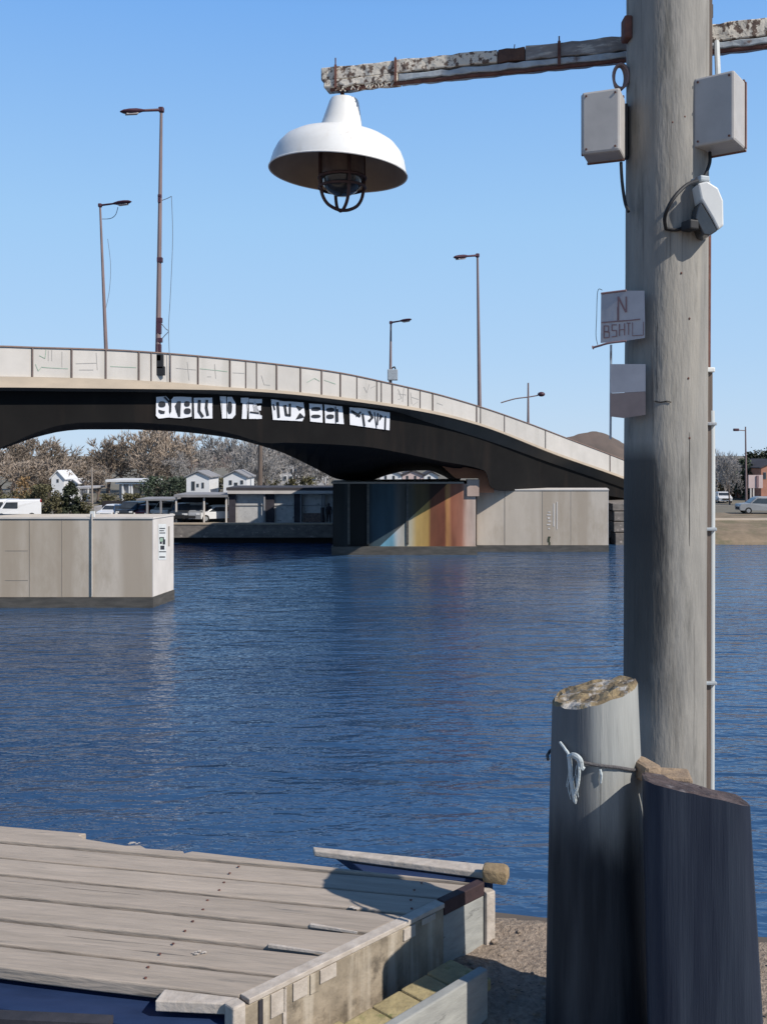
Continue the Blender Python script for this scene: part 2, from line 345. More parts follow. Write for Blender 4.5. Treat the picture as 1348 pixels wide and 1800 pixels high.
def pile_mat(name, pale, dark, z_lo, z_hi, dark2, flank=None):
    m, nt, b = new_mat(name); L = nt.links.new
    tc = nd(nt, 'ShaderNodeTexCoord')
    mp = nd(nt, 'ShaderNodeMapping'); mp.inputs['Scale'].default_value = (16, 16, 1.2)
    L(tc.outputs['Object'], mp.inputs['Vector'])
    n1 = nd(nt, 'ShaderNodeTexNoise'); n1.inputs['Scale'].default_value = 1.6; n1.inputs['Detail'].default_value = 8
    L(mp.outputs[0], n1.inputs['Vector'])
    rp = ramp(nt, [(0.3, tuple(x*0.68 for x in pale)), (0.68, pale)]); L(n1.outputs['Fac'], rp.inputs['Fac'])
    rd = ramp(nt, [(0.38, dark2), (0.74, dark)]); L(n1.outputs['Fac'], rd.inputs['Fac'])
    sx = nd(nt, 'ShaderNodeSeparateXYZ'); L(tc.outputs['Object'], sx.inputs[0])
    nz = nd(nt, 'ShaderNodeTexNoise'); nz.inputs['Scale'].default_value = 9; nz.inputs['Detail'].default_value = 5
    mp2 = nd(nt, 'ShaderNodeMapping'); mp2.inputs['Scale'].default_value = (1.4, 1.4, 0.25)
    L(tc.outputs['Object'], mp2.inputs['Vector']); L(mp2.outputs[0], nz.inputs['Vector'])
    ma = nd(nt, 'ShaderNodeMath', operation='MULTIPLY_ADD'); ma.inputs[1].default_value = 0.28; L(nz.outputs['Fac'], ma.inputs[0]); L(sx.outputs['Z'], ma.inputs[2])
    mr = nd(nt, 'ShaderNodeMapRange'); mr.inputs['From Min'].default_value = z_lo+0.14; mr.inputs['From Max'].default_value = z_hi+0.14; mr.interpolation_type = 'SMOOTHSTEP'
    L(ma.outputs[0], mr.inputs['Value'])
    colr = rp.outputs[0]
    if flank:        # shade of the left side painted into the colour
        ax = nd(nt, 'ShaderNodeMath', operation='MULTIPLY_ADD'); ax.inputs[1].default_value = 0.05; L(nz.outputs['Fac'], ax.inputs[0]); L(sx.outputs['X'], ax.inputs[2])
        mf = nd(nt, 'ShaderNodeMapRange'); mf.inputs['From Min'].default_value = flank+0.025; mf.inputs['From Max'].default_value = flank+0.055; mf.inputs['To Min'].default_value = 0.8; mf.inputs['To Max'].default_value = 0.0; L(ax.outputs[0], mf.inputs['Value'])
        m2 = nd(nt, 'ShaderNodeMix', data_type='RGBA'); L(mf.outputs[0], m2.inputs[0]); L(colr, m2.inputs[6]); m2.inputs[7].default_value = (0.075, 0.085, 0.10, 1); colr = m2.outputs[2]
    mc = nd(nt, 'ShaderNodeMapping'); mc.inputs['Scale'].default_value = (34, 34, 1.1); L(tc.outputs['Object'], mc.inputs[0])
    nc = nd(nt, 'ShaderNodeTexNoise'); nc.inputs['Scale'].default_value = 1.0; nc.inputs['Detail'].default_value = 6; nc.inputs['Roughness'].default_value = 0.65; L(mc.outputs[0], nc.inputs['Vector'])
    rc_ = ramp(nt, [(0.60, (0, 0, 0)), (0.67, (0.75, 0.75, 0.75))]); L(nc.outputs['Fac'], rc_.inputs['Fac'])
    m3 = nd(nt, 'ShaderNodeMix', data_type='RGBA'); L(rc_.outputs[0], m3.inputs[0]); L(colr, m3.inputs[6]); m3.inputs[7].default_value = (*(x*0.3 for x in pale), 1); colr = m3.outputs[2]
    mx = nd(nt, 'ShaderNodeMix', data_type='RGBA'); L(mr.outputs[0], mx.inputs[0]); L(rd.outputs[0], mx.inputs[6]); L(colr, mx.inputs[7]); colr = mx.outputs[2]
    L(colr, b.inputs['Base Color'])
    b.inputs['Roughness'].default_value = 0.75; b.inputs['Specular IOR Level'].default_value = 0.3
    bp = nd(nt, 'ShaderNodeBump'); bp.inputs['Strength'].default_value = 0.5; bp.inputs['Distance'].default_value = 0.008
    L(nc.outputs['Fac'], bp.inputs['Height']); L(bp.outputs[0], b.inputs['Normal'])
    return m

def mural_shade_mat(x0, x1, p0, p1):
    m, nt, b = new_mat('pier_mural_painted_shade'); L = nt.links.new
    tc = nd(nt, 'ShaderNodeTexCoord'); sx = nd(nt, 'ShaderNodeSeparateXYZ'); L(tc.outputs['Object'], sx.inputs[0])
    nz = nd(nt, 'ShaderNodeTexNoise'); nz.inputs['Scale'].default_value = 0.7; nz.inputs['Detail'].default_value = 6
    mp = nd(nt, 'ShaderNodeMapping'); mp.inputs['Scale'].default_value = (2, 2, 0.5); L(tc.outputs['Object'], mp.inputs[0]); L(mp.outputs[0], nz.inputs['Vector'])
    ma = nd(nt, 'ShaderNodeMath', operation='MULTIPLY_ADD'); ma.inputs[1].default_value = 0.22; L(nz.outputs['Fac'], ma.inputs[0]); L(sx.outputs['X'], ma.inputs[2])
    mr = nd(nt, 'ShaderNodeMapRange'); mr.inputs['From Min'].default_value = x0+0.11; mr.inputs['From Max'].default_value = x1+0.11; L(ma.outputs[0], mr.inputs['Value'])
    P = lambda px: (px-585)/(840-585)
    stops = [(0.0, (0.13, 0.12, 0.11)), (P(603), (0.10, 0.12, 0.13)), (P(610), (0.20, 0.23, 0.24)), (P(616), (0.045, 0.04, 0.035)), (P(646), (0.045, 0.04, 0.035)), (P(649), (0.12, 0.20, 0.25)),
             (P(656), (0.13, 0.32, 0.46)), (P(690), (0.15, 0.34, 0.46)), (P(700), (0.46, 0.45, 0.42)), (P(708), (0.44, 0.42, 0.37)), (P(722), (0.46, 0.42, 0.31)), (P(732), (0.50, 0.34, 0.12)), (P(752), (0.42, 0.26, 0.08)), (P(757), (0.17, 0.06, 0.03)),
             (P(781), (0.17, 0.05, 0.028)), (P(785), (0.42, 0.20, 0.07)), (P(790), (0.42, 0.19, 0.08)), (P(794), (0.26, 0.09, 0.05)), (P(812), (0.34, 0.14, 0.09)), (P(821), (0.52, 0.37, 0.30)), (1.0, (0.54, 0.44, 0.37))]
    rp = ramp(nt, stops); L(mr.outputs[0], rp.inputs['Fac'])
    hs = nd(nt, 'ShaderNodeHueSaturation'); mv = nd(nt, 'ShaderNodeMapRange'); mv.inputs['From Min'].default_value = 0.25; mv.inputs['From Max'].default_value = 0.75; mv.inputs['To Min'].default_value = 0.6; mv.inputs['To Max'].default_value = 1.15
    L(nz.outputs['Fac'], mv.inputs['Value']); L(mv.outputs[0], hs.inputs['Value']); L(rp.outputs[0], hs.inputs['Color'])
    # bridge shadow painted into the mural: colours darkened above a diagonal
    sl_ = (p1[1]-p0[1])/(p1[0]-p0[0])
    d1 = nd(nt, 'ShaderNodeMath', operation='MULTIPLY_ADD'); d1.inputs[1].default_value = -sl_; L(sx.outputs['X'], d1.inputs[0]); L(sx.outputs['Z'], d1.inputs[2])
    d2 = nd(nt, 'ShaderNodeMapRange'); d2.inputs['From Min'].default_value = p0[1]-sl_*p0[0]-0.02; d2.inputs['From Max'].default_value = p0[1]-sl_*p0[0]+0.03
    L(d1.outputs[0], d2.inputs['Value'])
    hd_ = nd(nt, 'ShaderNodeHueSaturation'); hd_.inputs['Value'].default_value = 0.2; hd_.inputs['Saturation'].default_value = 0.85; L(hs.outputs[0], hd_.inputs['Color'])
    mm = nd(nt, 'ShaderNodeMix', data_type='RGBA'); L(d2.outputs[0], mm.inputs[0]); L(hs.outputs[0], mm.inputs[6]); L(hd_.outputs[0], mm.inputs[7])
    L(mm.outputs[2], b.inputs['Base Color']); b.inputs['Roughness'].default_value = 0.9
    return m

def water_mat():
    m, nt, b = new_mat('river_water'); L = nt.links.new
    tc = nd(nt, 'ShaderNodeTexCoord')
    def wave(scale, ns, detail, rough=0.5, dist=0.0):
        mp = nd(nt, 'ShaderNodeMapping'); mp.inputs['Scale'].default_value = scale; mp.inputs['Rotation'].default_value = (0, 0, R(4))
        L(tc.outputs['Object'], mp.inputs['Vector'])
        n = nd(nt, 'ShaderNodeTexNoise'); n.inputs['Scale'].default_value = ns; n.inputs['Detail'].default_value = detail; n.inputs['Roughness'].default_value = rough; n.inputs['Distortion'].default_value = dist
        L(mp.outputs[0], n.inputs['Vector']); return n.outputs['Fac']
    a = wave((0.42, 1.15, 1), 1.15, 2.5, 0.5, 0.6)
    c = wave((0.8, 1.5, 1), 3.6, 2, 0.5)
    e = wave((0.08, 0.18, 1), 0.6, 2)
    s1 = nd(nt, 'ShaderNodeMath', operation='MULTIPLY_ADD'); s1.inputs[1].default_value = 0.26; L(c, s1.inputs[0]); L(a, s1.inputs[2])
    bp = nd(nt, 'ShaderNodeBump'); bp.inputs['Strength'].default_value = 1.0; bp.inputs['Distance'].default_value = WAVE
    gm = nd(nt, 'ShaderNodeMapRange'); gm.inputs['From Min'].default_value = 0.32; gm.inputs['From Max'].default_value = 0.68; gm.inputs['To Min'].default_value = 0.45; gm.inputs['To Max'].default_value = 1.0
    g_ = wave((0.035, 0.12, 1), 1.0, 4, 0.6, 1.0); L(g_, gm.inputs['Value']); L(gm.outputs[0], bp.inputs['Strength'])
    L(s1.outputs[0], bp.inputs['Height']); L(bp.outputs[0], b.inputs['Normal'])
    rp = ramp(nt, [(0.3, (0.022, 0.056, 0.122)), (0.7, (0.036, 0.088, 0.180))]); L(e, rp.inputs['Fac'])
    L(rp.outputs[0], b.inputs['Base Color'])
    b.inputs['Roughness'].default_value = 0.06; b.inputs['IOR'].default_value = 1.33; b.inputs['Specular IOR Level'].default_value = 0.5
    return m
WAVE = 0.24

# ------------------------------------------------------------------ world, sun, camera
SUN_AZ, SUN_EL = R(125), R(41)     # azimuth clockwise from +Y
w = bpy.data.worlds.new('World'); scene.world = w; w.use_nodes = True
nt = w.node_tree; bg = nt.nodes['Background']
sky = nt.nodes.new('ShaderNodeTexSky'); sky.sky_type = 'NISHITA'; sky.sun_disc = False
sky.sun_elevation = SUN_EL; sky.sun_rotation = SUN_AZ
sky.air_density = 1.0; sky.dust_density = 0.25; sky.ozone_density = 2.2; sky.altitude = 0
hs = nt.nodes.new('ShaderNodeHueSaturation'); hs.inputs['Saturation'].default_value = 1.12
nt.links.new(sky.outputs[0], hs.inputs['Color'])
# clear-day elevation gradient blended over the physical sky
tcw = nt.nodes.new('ShaderNodeTexCoord'); sxw = nt.nodes.new('ShaderNodeSeparateXYZ'); nt.links.new(tcw.outputs['Generated'], sxw.inputs[0])
zp = lambda z: (z+0.1)/1.1
rw_ = ramp(nt, [(0.0, (0.10, 0.11, 0.11)), (zp(-0.03), (0.14, 0.16, 0.17)), (zp(-0.005), (0.55, 0.72, 0.93)), (zp(0.10), (0.45, 0.67, 0.95)), (zp(0.23), (0.37, 0.63, 0.96)), (zp(0.42), (0.205, 0.46, 0.93)), (zp(0.52), (0.085, 0.25, 0.60)), (zp(0.66), (0.03, 0.105, 0.30)), (1.0, (0.012, 0.05, 0.17))])
mrw = nt.nodes.new('ShaderNodeMapRange'); mrw.inputs['From Min'].default_value = -0.1; mrw.inputs['From Max'].default_value = 1.0
nt.links.new(sxw.outputs['Z'], mrw.inputs['Value']); nt.links.new(mrw.outputs[0], rw_.inputs['Fac'])
SKY_S = 0.1
gs = nt.nodes.new('ShaderNodeVectorMath'); gs.operation = 'SCALE'; gs.inputs['Scale'].default_value = 1/SKY_S
nt.links.new(rw_.outputs[0], gs.inputs[0])
mxw = nt.nodes.new('ShaderNodeMix'); mxw.data_type = 'RGBA'; mxw.inputs[0].default_value = 0.88
nt.links.new(hs.outputs[0], mxw.inputs[6]); nt.links.new(gs.outputs[0], mxw.inputs[7])
nt.links.new(mxw.outputs[2], bg.inputs['Color']); bg.inputs['Strength'].default_value = SKY_S
sl = bpy.data.lights.new('Sun', 'SUN'); sl.energy = 5.0; sl.angle = R(0.53); sl.color = (1.0, 0.94, 0.86)
so = bpy.data.objects.new('Sun', sl); col.objects.link(so)
sdir = Vector((math.sin(SUN_AZ)*math.cos(SUN_EL), math.cos(SUN_AZ)*math.cos(SUN_EL), math.sin(SUN_EL)))
so.rotation_euler = sdir.to_track_quat('Z', 'Y').to_euler(); so.location = (10, -10, 30)
cam = bpy.data.cameras.new('Camera'); co = bpy.data.objects.new('Camera', cam); col.objects.link(co)
co.location = (0, 0, HC); co.rotation_euler = (R(90), 0, 0)
cam.sensor_fit = 'VERTICAL'; cam.sensor_height = 36; cam.lens = 36*F/1800
cam.shift_y = -(900-HY)/1800; cam.clip_start = 0.05; cam.clip_end = 8000
scene.camera = co
scene.view_settings.view_transform = 'Standard'; scene.view_settings.look = 'None'
scene.view_settings.exposure = 0; scene.view_settings.gamma = 1

# ------------------------------------------------------------------ water, banks, hills
SH = HC*F/155.0                         # far waterline depth
bm = bmesh.new()
prism(bm, [(-1500, -600), (1500, -600), (1500, SH+20), (-1500, SH+20)], -0.4, 0.0)
tag(obj('water', bm, water_mat()), kind='structure')

ZG = HC-(922-HY)/F*SH                   # far ground level
bm = bmesh.new()
vs = [bm.verts.new(p) for p in [(-2500, SH+1.6, ZG), (20.3, SH+1.6, ZG), (20.3, SH+9, ZG), (2500, SH+9, ZG), (2500, 6000, ZG), (-2500, 6000, ZG)]]
bm.faces.new(vs)
tag(obj('far_ground', bm, M['far_ground']), kind='structure')
# quay wall on the far left bank
t = thing('quay_wall', 'low stone quay wall with shadow-painted foot along far left bank', 'quay wall', (-10, SH, 0))
bm = bmesh.new()
zq = HC-(945-HY)/F*SH
box(bm, (-80, SH+0.8, (zq+ZG)/2+0.02), (200.6, 1.6, ZG-zq+0.04)); obj('wall_face', bm, M['quay'], t)
bm = bmesh.new(); box(bm, (-80, SH+1.0, zq/2-0.2), (200.6, 1.4, zq+0.4)); obj('shadow_band', bm, M['quay_dark'], t)  # water-edge shadow painted as a dark band at the wall foot
# sloping grass bank on the right
SR = HC*F/158.0
bm = bmesh.new()
rows = [(SR+0.05, -0.3), (SR+0.4, 0.12), (SR+2.5, 0.75), (SR+6.2, ZG-0.03), (SR+6.2, ZG-0.5)]
xs = [20.3+i*3.0 for i in range(0, 90)]
grid = [[bm.verts.new((x, y+0.5*math.sin(x*0.6+j)*(0 < j < 3)*0.5, z+(mnoise.noise((x*0.5, j*3.1, 0))*0.12 if 0 < j < 3 else 0))) for x in xs] for j, (y, z) in enumerate(rows)]
for a, b in zip(grid, grid[1:]):
    for i in range(len(xs)-1): bm.faces.new((a[i], a[i+1], b[i+1], b[i]))
tag(obj('grass_bank', bm, M['bank_grass'], smooth=True), kind='structure')
bm = bmesh.new(); prism(bm, [(20.4, SR+6.21), (290, SR+6.21), (290, SR+8.3), (20.4, SR+8.3)], ZG-0.3, ZG+0.02)
tag(obj('path', bm, M['path']), kind='structure')
bm = bmesh.new(); prism(bm, [(20.4, SR+8.31), (290, SR+8.31), (290, SR+16), (20.4, SR+16)], ZG-0.3, ZG+0.012)
tag(obj('verge', bm, M['bank_grass']), kind='structure')

def hill(name, d, prof, mt, depth=120):
    f = lerp_curve(prof)
    bm = bmesh.new(); top = []; bot = []; back = []
    px = prof[0][0]
    while px <= prof[-1][0]:
        y = f(px)+mnoise.noise((px*0.06, d, 0))*2.0+mnoise.noise((px*0.3, d, 5))*0.8
        x = (px-CX)/F*d
        top.append(bm.verts.new((x, d, HC-(y-HY)/F*d)))
        bot.append(bm.verts.new((x, d-30, ZG-0.2)))
        back.append(bm.verts.new((x*1.1, d+depth, ZG-0.2)))
        px += 4
    for i in range(len(top)-1):
        bm.faces.new((bot[i], bot[i+1], top[i+1], top[i])); bm.faces.new((top[i], top[i+1], back[i+1], back[i]))
    return tag(obj(name, bm, mt, smooth=True), kind='structure')
hill('hill', 330, [(880, 797), (960, 779), (1000, 768), (1030, 760), (1052, 759), (1075, 768), (1100, 781), (1160, 790), (1260, 806), (1400, 806), (1500, 815)], M['hill'])
hill('far_hill', 420, [(-300, 812), (0, 806), (150, 812), (300, 800), (380, 792), (470, 790), (540, 799), (600, 812), (700, 818), (820, 822)], M['hill'])

# ------------------------------------------------------------------ bridge
K = HC/5.5
_d0, _d1 = 37.0, 60.5        # depth of the near fascia at photo columns 0 and 840
A = Vector((-CX/F*_d0, _d0, 0)); _B = Vector(((840-CX)/F*_d1, _d1, 0))
u2 = (_B-A).normalized(); n2 = Vector((-u2.y, u2.x, 0))
AN = A.dot(n2)
def on_line(px, off):
    tt = (px-CX)/F
    d = (off+AN)/(tt*n2.x+n2.y)
    return Vector((tt*d, d, 0))
def Zat(p, py): return HC-(py-HY)/F*p.y
def y_lvl(px, z): return HY-(z-HC)/1.0*F/on_line(px, 0).y
def ext(yv):          # constant height run-out towards the left bank
    z = Zat(on_line(-200, 0), yv)
    return [(-700, y_lvl(-700, z)), (-450, y_lvl(-450, z))]
W = 11.5; OV = 0.7
y_top = lerp_curve(ext(607)+[(-200, 607), (0, 608), (60, 610), (190, 614), (300, 621), (400, 630), (500, 641), (600, 655), (690, 674), (760, 690), (840, 713), (930, 744), (1000, 771), (1097, 808), (1200, 852)])
y_pb = lerp_curve(ext(661)+[(-200, 661), (0, 662), (150, 665), (300, 672), (400, 680.5), (500, 687), (600, 698), (690, 710), (760, 722), (843, 744), (981, 797), (1097, 838), (1200, 880)])
y_fb = lerp_curve(ext(681)+[(-200, 681), (0, 681), (150, 682.5), (280, 684), (400, 686), (500, 692), (600, 703), (690, 715), (760, 727), (843, 748), (981, 801), (1097, 842), (1200, 885)])
y_web = lerp_curve([(-700, 730), (-450, 765), (-270, 838), (-200, 840), (0, 790), (70, 767), (115, 757.5), (150, 755), (220, 755), (300, 758), (400, 769), (450, 781), (500, 797), (550, 821), (598, 843), (645, 847), (658, 843), (685, 834), (715, 828), (750, 827), (776, 835), (795, 845), (806, 847), (816, 830), (850, 832), (860, 858), (880, 866), (1000, 869), (1097, 878), (1200, 905)])
y_wt = lerp_curve(ext(686)+[(-200, 686), (0, 686), (150, 687), (280, 690), (400, 694), (500, 700), (600, 711), (690, 722), (751, 742), (843, 770), (891, 786), (975, 816), (1097, 858), (1200, 897)])
y_wn = lerp_curve([(440, 776), (500, 778), (560, 780), (640, 785), (700, 795), (767, 809), (853, 828), (862, 856), (880, 862), (1000, 864), (1097, 876), (1200, 905)])
brid = thing('road_bridge', 'long humped road bridge with black girder and pale panelled parapet over the river', 'bridge', on_line(640, 3))
stn = list(range(-700, -200, 50))+list(range(-200, 1201, 20))
def s_of(p): return (p-A).dot(u2)
sz = [(s_of(on_line(px, 0)), Zat(on_line(px, 0), y_fb(px))) for px in stn]
z_slab = lerp_curve(sz)
# deck slab with fascia
bm = bmesh.new(); rows = []
for px in stn:
    p = on_line(px, 0); zt = Zat(p, y_pb(px)); zb = Zat(p, y_fb(px)); q = p+n2*W
    rows.append([bm.verts.new(v) for v in ((p.x, p.y, zb), (p.x, p.y, zt), (q.x, q.y, zt), (q.x, q.y, zb))])
for a, b in zip(rows, rows[1:]):
    for k in range(4): bm.faces.new((a[k], b[k], b[(k+1) % 4], a[(k+1) % 4]))
bm.faces.new(rows[0]); bm.faces.new(rows[-1][::-1])
obj('deck_slab', bm, M['fascia'], brid)
bm = bmesh.new(); rows = []
for px in stn:
    p = on_line(px, 0)+n2*0.5; q = p+n2*(W-1); zt = Zat(on_line(px, 0), y_pb(px))+0.03
    rows.append([bm.verts.new((p.x, p.y, zt)), bm.verts.new((q.x, q.y, zt))])
for a, b in zip(rows, rows[1:]): bm.faces.new((a[0], b[0], b[1], a[1]))
obj('roadway', bm, M['asphalt'], brid)
# sloping overhang under slab
bm = bmesh.new(); rows = []
swt = [(s_of(on_line(px, OV)), Zat(on_line(px, OV), y_wt(px))) for px in stn]
z_wt = lerp_curve(swt)
for px in stn:
    p0 = on_line(px, 0); s = s_of(p0); z = z_slab(s); zw = min(z_wt(s), z-0.1)
    a0 = p0+n2*0.15; a1 = p0+n2*OV; b1 = p0+n2*(W-OV); b0 = p0+n2*(W-0.15)
    rows.append([bm.verts.new((v.x, v.y, zz)) for v, zz in ((a0, z-0.01), (a1, zw), (b1, zw), (b0, z-0.01))])
for a, b in zip(rows, rows[1:]):
    for k in range(3): bm.faces.new((a[k], b[k], b[k+1], a[k+1]))
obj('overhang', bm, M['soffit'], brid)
# girder box
bm = bmesh.new(); rows = []
stw = list(range(-700, -280, 40))+list(range(-280, 580, 20))+list(range(580, 880, 4))+list(range(880, 1201, 20))
for px in stw:
    p = on_line(px, OV+0.05); q = on_line(px, W-OV-0.05)
    zq_ = Zat(q, y_web(px)); zp_ = zq_
    if px > 440:
        f_ = min(1.0, (px-440)/50.0); zp_ = zp_*(1-f_)+Zat(p, y_wn(px))*f_
    if px > 858: zq_ = Zat(q, max(y_web(px), 868))
    rows.append([bm.verts.new(v) for v in ((p.x, p.y, zp_), (p.x, p.y, z_wt(s_of(p))+0.12), (q.x, q.y, z_wt(min(s_of(q), sz[-1][0]))+0.12), (q.x, q.y, zq_))])
for a, b in zip(rows, rows[1:]):
    for k in range(4): bm.faces.new((a[k], b[k], b[(k+1) % 4], a[(k+1) % 4]))
bm.faces.new(rows[0]); bm.faces.new(rows[-1][::-1])
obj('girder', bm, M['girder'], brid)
# parapet: posts, panels, rail
posts = [-700, -600, -500, -400, -300, -200, -140, -70, -5, 59, 128, 188, 246, 268, 301, 350, 406, 434, 453, 488, 530, 567, 600, 629, 664, 672, 691, 719, 740, 762, 839, 846, 888, 960, 1073, 1130, 1200]
thick_posts = {59, 128, 188, 246, 301, 350, 406, 488, 530, 567, 600, 691, 762, 839, 1073, 1130}
def par_pt(px, inset): return on_line(px, 0)+n2*inset
for a, b in zip(posts, posts[1:]):
    bm = bmesh.new(); k = max(1, int((b-a)/12)); ring = []
    for i in range(k+1):
        px = a+(b-a)*i/k+(0.4 if i == 0 else -0.4 if i == k else 0)
        p = on_line(px, 0); zt = Zat(p, y_top(px)); zb = Zat(p, y_pb(px))+0.01
        f_ = p+n2*0.10; g_ = p+n2*0.16
        ring.append([bm.verts.new(v) for v in ((f_.x, f_.y, zb), (f_.x, f_.y, zt-0.03), (g_.x, g_.y, zt-0.03), (g_.x, g_.y, zb))])
    for r0, r1 in zip(ring, ring[1:]):
        for j in range(4): bm.faces.new((r0[j], r1[j], r1[(j+1) % 4], r0[(j+1) % 4]))
    bm.faces.new(ring[0]); bm.faces.new(ring[-1][::-1])
    obj('parapet_panel', bm, M['panel'], brid)
for px in posts:
    p = par_pt(px, 0.06); zt = Zat(on_line(px, 0), y_top(px)); zb = Zat(on_line(px, 0), y_pb(px))
    wd = 0.06 if px in thick_posts else 0.032
    bm = bmesh.new(); box(bm, (p.x, p.y, (zt+zb)/2+0.005), (wd, wd*0.8, zt-zb-0.01), rz=math.atan2(u2.y, u2.x)); obj('parapet_post', bm, M['panel_post'], brid)
bm = bmesh.new(); rows = []
for px in stn:
    p = on_line(px, 0); zt = Zat(p, y_top(px))
    rows.append([bm.verts.new(v) for v in ((p+n2*0.04).to_3d()+Vector((0, 0, zt-0.03)), p+n2*0.04+Vector((0, 0, zt+0.02)), p+n2*0.2+Vector((0, 0, zt+0.02)), p+n2*0.2+Vector((0, 0, zt-0.03)))] if False else
                [bm.verts.new(p+n2*o_+Vector((0, 0, zt+dz))) for o_, dz in ((0.04, -0.028), (0.04, 0.022), (0.2, 0.022), (0.2, -0.028))])
for a, b in zip(rows, rows[1:]):
    for k in range(4): bm.faces.new((a[k], b[k], b[(k+1) % 4], a[(k+1) % 4]))
obj('top_rail', bm, M['rail'], brid)
bm = bmesh.new(); rows = []   # parapet on the far side
for px in stn:
    p = on_line(px, 0); zt = Zat(p, y_top(px)); zb = Zat(p, y_pb(px)); h = min(zt-zb, 1.3)
    rows.append([bm.verts.new(p+n2*o_+Vector((0, 0, z))) for o_, z in ((W-0.2, zb+0.005), (W-0.2, zb+h*0.9), (W-0.1, zb+h*0.9), (W-0.1, zb+0.005))])
for a, b in zip(rows, rows[1:]):
    for k in range(4): bm.faces.new((a[k], b[k], b[(k+1) % 4], a[(k+1) % 4]))
tag(obj('far_parapet', bm, M['panel'], brid))

def on_plane(px, py, off):
    p = on_line(px, off); return Vector((p.x, p.y, Zat(p, py)))
def poly_face(bm, pts, off):
    dense = []
    for i in range(len(pts)):
        (xa, ya), (xb, yb) = pts[i], pts[(i+1) % len(pts)]; k = max(1, int(math.hypot(xb-xa, yb-ya)/2.2))
        for j in range(k):
            x, y = xa+(xb-xa)*j/k, ya+(yb-ya)*j/k
            dense.append((x+0.4*mnoise.noise((x*0.45, y*0.45, 1)), y+0.4*mnoise.noise((x*0.45, y*0.45, 7))))
    vs = [bm.verts.new(on_plane(x, y, off)) for x, y in dense]
    f = bm.faces.new(vs); bmesh.ops.triangulate(bm, faces=[f])
def stroke(bm, pts, wd, off):
    for (x0, y0), (x1, y1) in zip(pts, pts[1:]):
        dx, dy = x1-x0, y1-y0; l = math.hypot(dx, dy) or 1
        nx, ny = -dy/l*wd/2, dx/l*wd/2; ex, ey = dx/l*wd*0.2, dy/l*wd*0.2
        vs = [bm.verts.new(on_plane(x, y, off)) for x, y in ((x0+nx-ex, y0+ny-ey), (x1+nx+ex, y1+ny+ey), (x1-nx+ex, y1-ny+ey), (x0-nx-ex, y0-ny-ey))]
        bm.faces.new(vs)
def oval(x0, y0, x1, y1, k=10, p=2.6):
    cx, cy, a, b = (x0+x1)/2, (y0+y1)/2, (x1-x0)/2, (y1-y0)/2
    out = []
    for i in range(k*2):
        t_ = math.pi*i/k; c_, s_ = math.cos(t_), math.sin(t_)
        out.append((cx+a*math.copysign(abs(c_)**(2/p), c_), cy+b*math.copysign(abs(s_)**(2/p), s_)))
    return out
zA = lambda p: (268+p[0]/6.358, 685+p[1]/6.358)
zB = lambda p: (470+p[0]/5.991, 690+p[1]/5.991)
words = [
 (zA, [[(45, 82), (150, 72), (190, 110), (192, 310), (70, 322), (42, 290)], [(215, 110), (240, 80), (330, 78), (440, 85), (442, 300), (330, 320), (195, 312), (190, 280), (215, 250)], [(465, 90), (670, 88), (672, 322), (470, 322)]],
  [oval(72, 130, 150, 195), [(70, 222), (105, 240), (142, 236), (138, 268), (100, 270), (74, 248)], [(255, 180), (285, 130), (322, 130), (314, 302), (292, 302), (290, 190), (275, 260)], oval(360, 128, 422, 188), oval(356, 206, 432, 272)],
  [([(140, 82), (185, 130), (203, 180), (202, 245)], 20), ([(528, 120), (525, 240), (565, 300)], 30), ([(612, 120), (605, 200), (622, 285)], 28), ([(453, 90), (452, 322)], 12)]),
 (zA, [[(755, 75), (825, 75), (830, 320), (780, 322), (786, 132), (760, 132)], [(836, 80), (890, 80), (930, 150), (930, 280), (895, 322), (836, 322)]], [oval(842, 132, 892, 270)], []),
 (zA, [[(990, 90), (1078, 90), (1078, 142), (1048, 152), (1056, 326), (1000, 326), (1010, 152), (990, 142)], [(1082, 102), (1225, 105), (1225, 150), (1120, 155), (1120, 188), (1215, 180), (1215, 232), (1130, 240), (1130, 265), (1225, 290), (1225, 326), (1080, 326)]], [], [([(1085, 150), (1130, 152)], 12), ([(1095, 250), (1190, 262)], 16)]),
 (zB, [[(40, 70), (120, 80), (130, 92), (245, 95), (380, 105), (397, 240), (370, 302), (60, 287)]], [[(300, 138), (380, 160), (340, 192)], [(345, 212), (392, 262), (300, 282)], [(160, 140), (205, 128), (200, 165)]],
  [([(65, 125), (80, 180)], 14), ([(110, 105), (122, 260)], 25), ([(188, 150), (200, 235), (245, 240)], 24), ([(240, 120), (240, 240)], 20)]),
 (zB, [[(440, 115), (580, 125), (582, 317), (452, 305)], [(600, 125), (790, 147), (806, 332), (610, 320)]], [oval(464, 152, 562, 192), oval(464, 232, 560, 268), oval(624, 160, 708, 202), oval(624, 230, 702, 276)], [([(738, 180), (740, 305)], 20), ([(720, 150), (722, 325)], 8)]),
 (zB, [[(865, 155), (1000, 165), (1290, 210), (1285, 397), (1050, 365), (870, 340)]], [[(1060, 290), (1105, 265), (1085, 310)], [(1185, 228), (1218, 248), (1180, 300)]],
  [([(888, 195), (975, 250)], 25), ([(1005, 225), (1022, 350)], 20), ([(1072, 200), (1108, 262), (1072, 300)], 24), ([(1128, 205), (1150, 370)], 9), ([(1165, 220), (1160, 340)], 13), ([(1245, 250), (1240, 390)], 16), ([(985, 205), (940, 250)], 14)]),
]
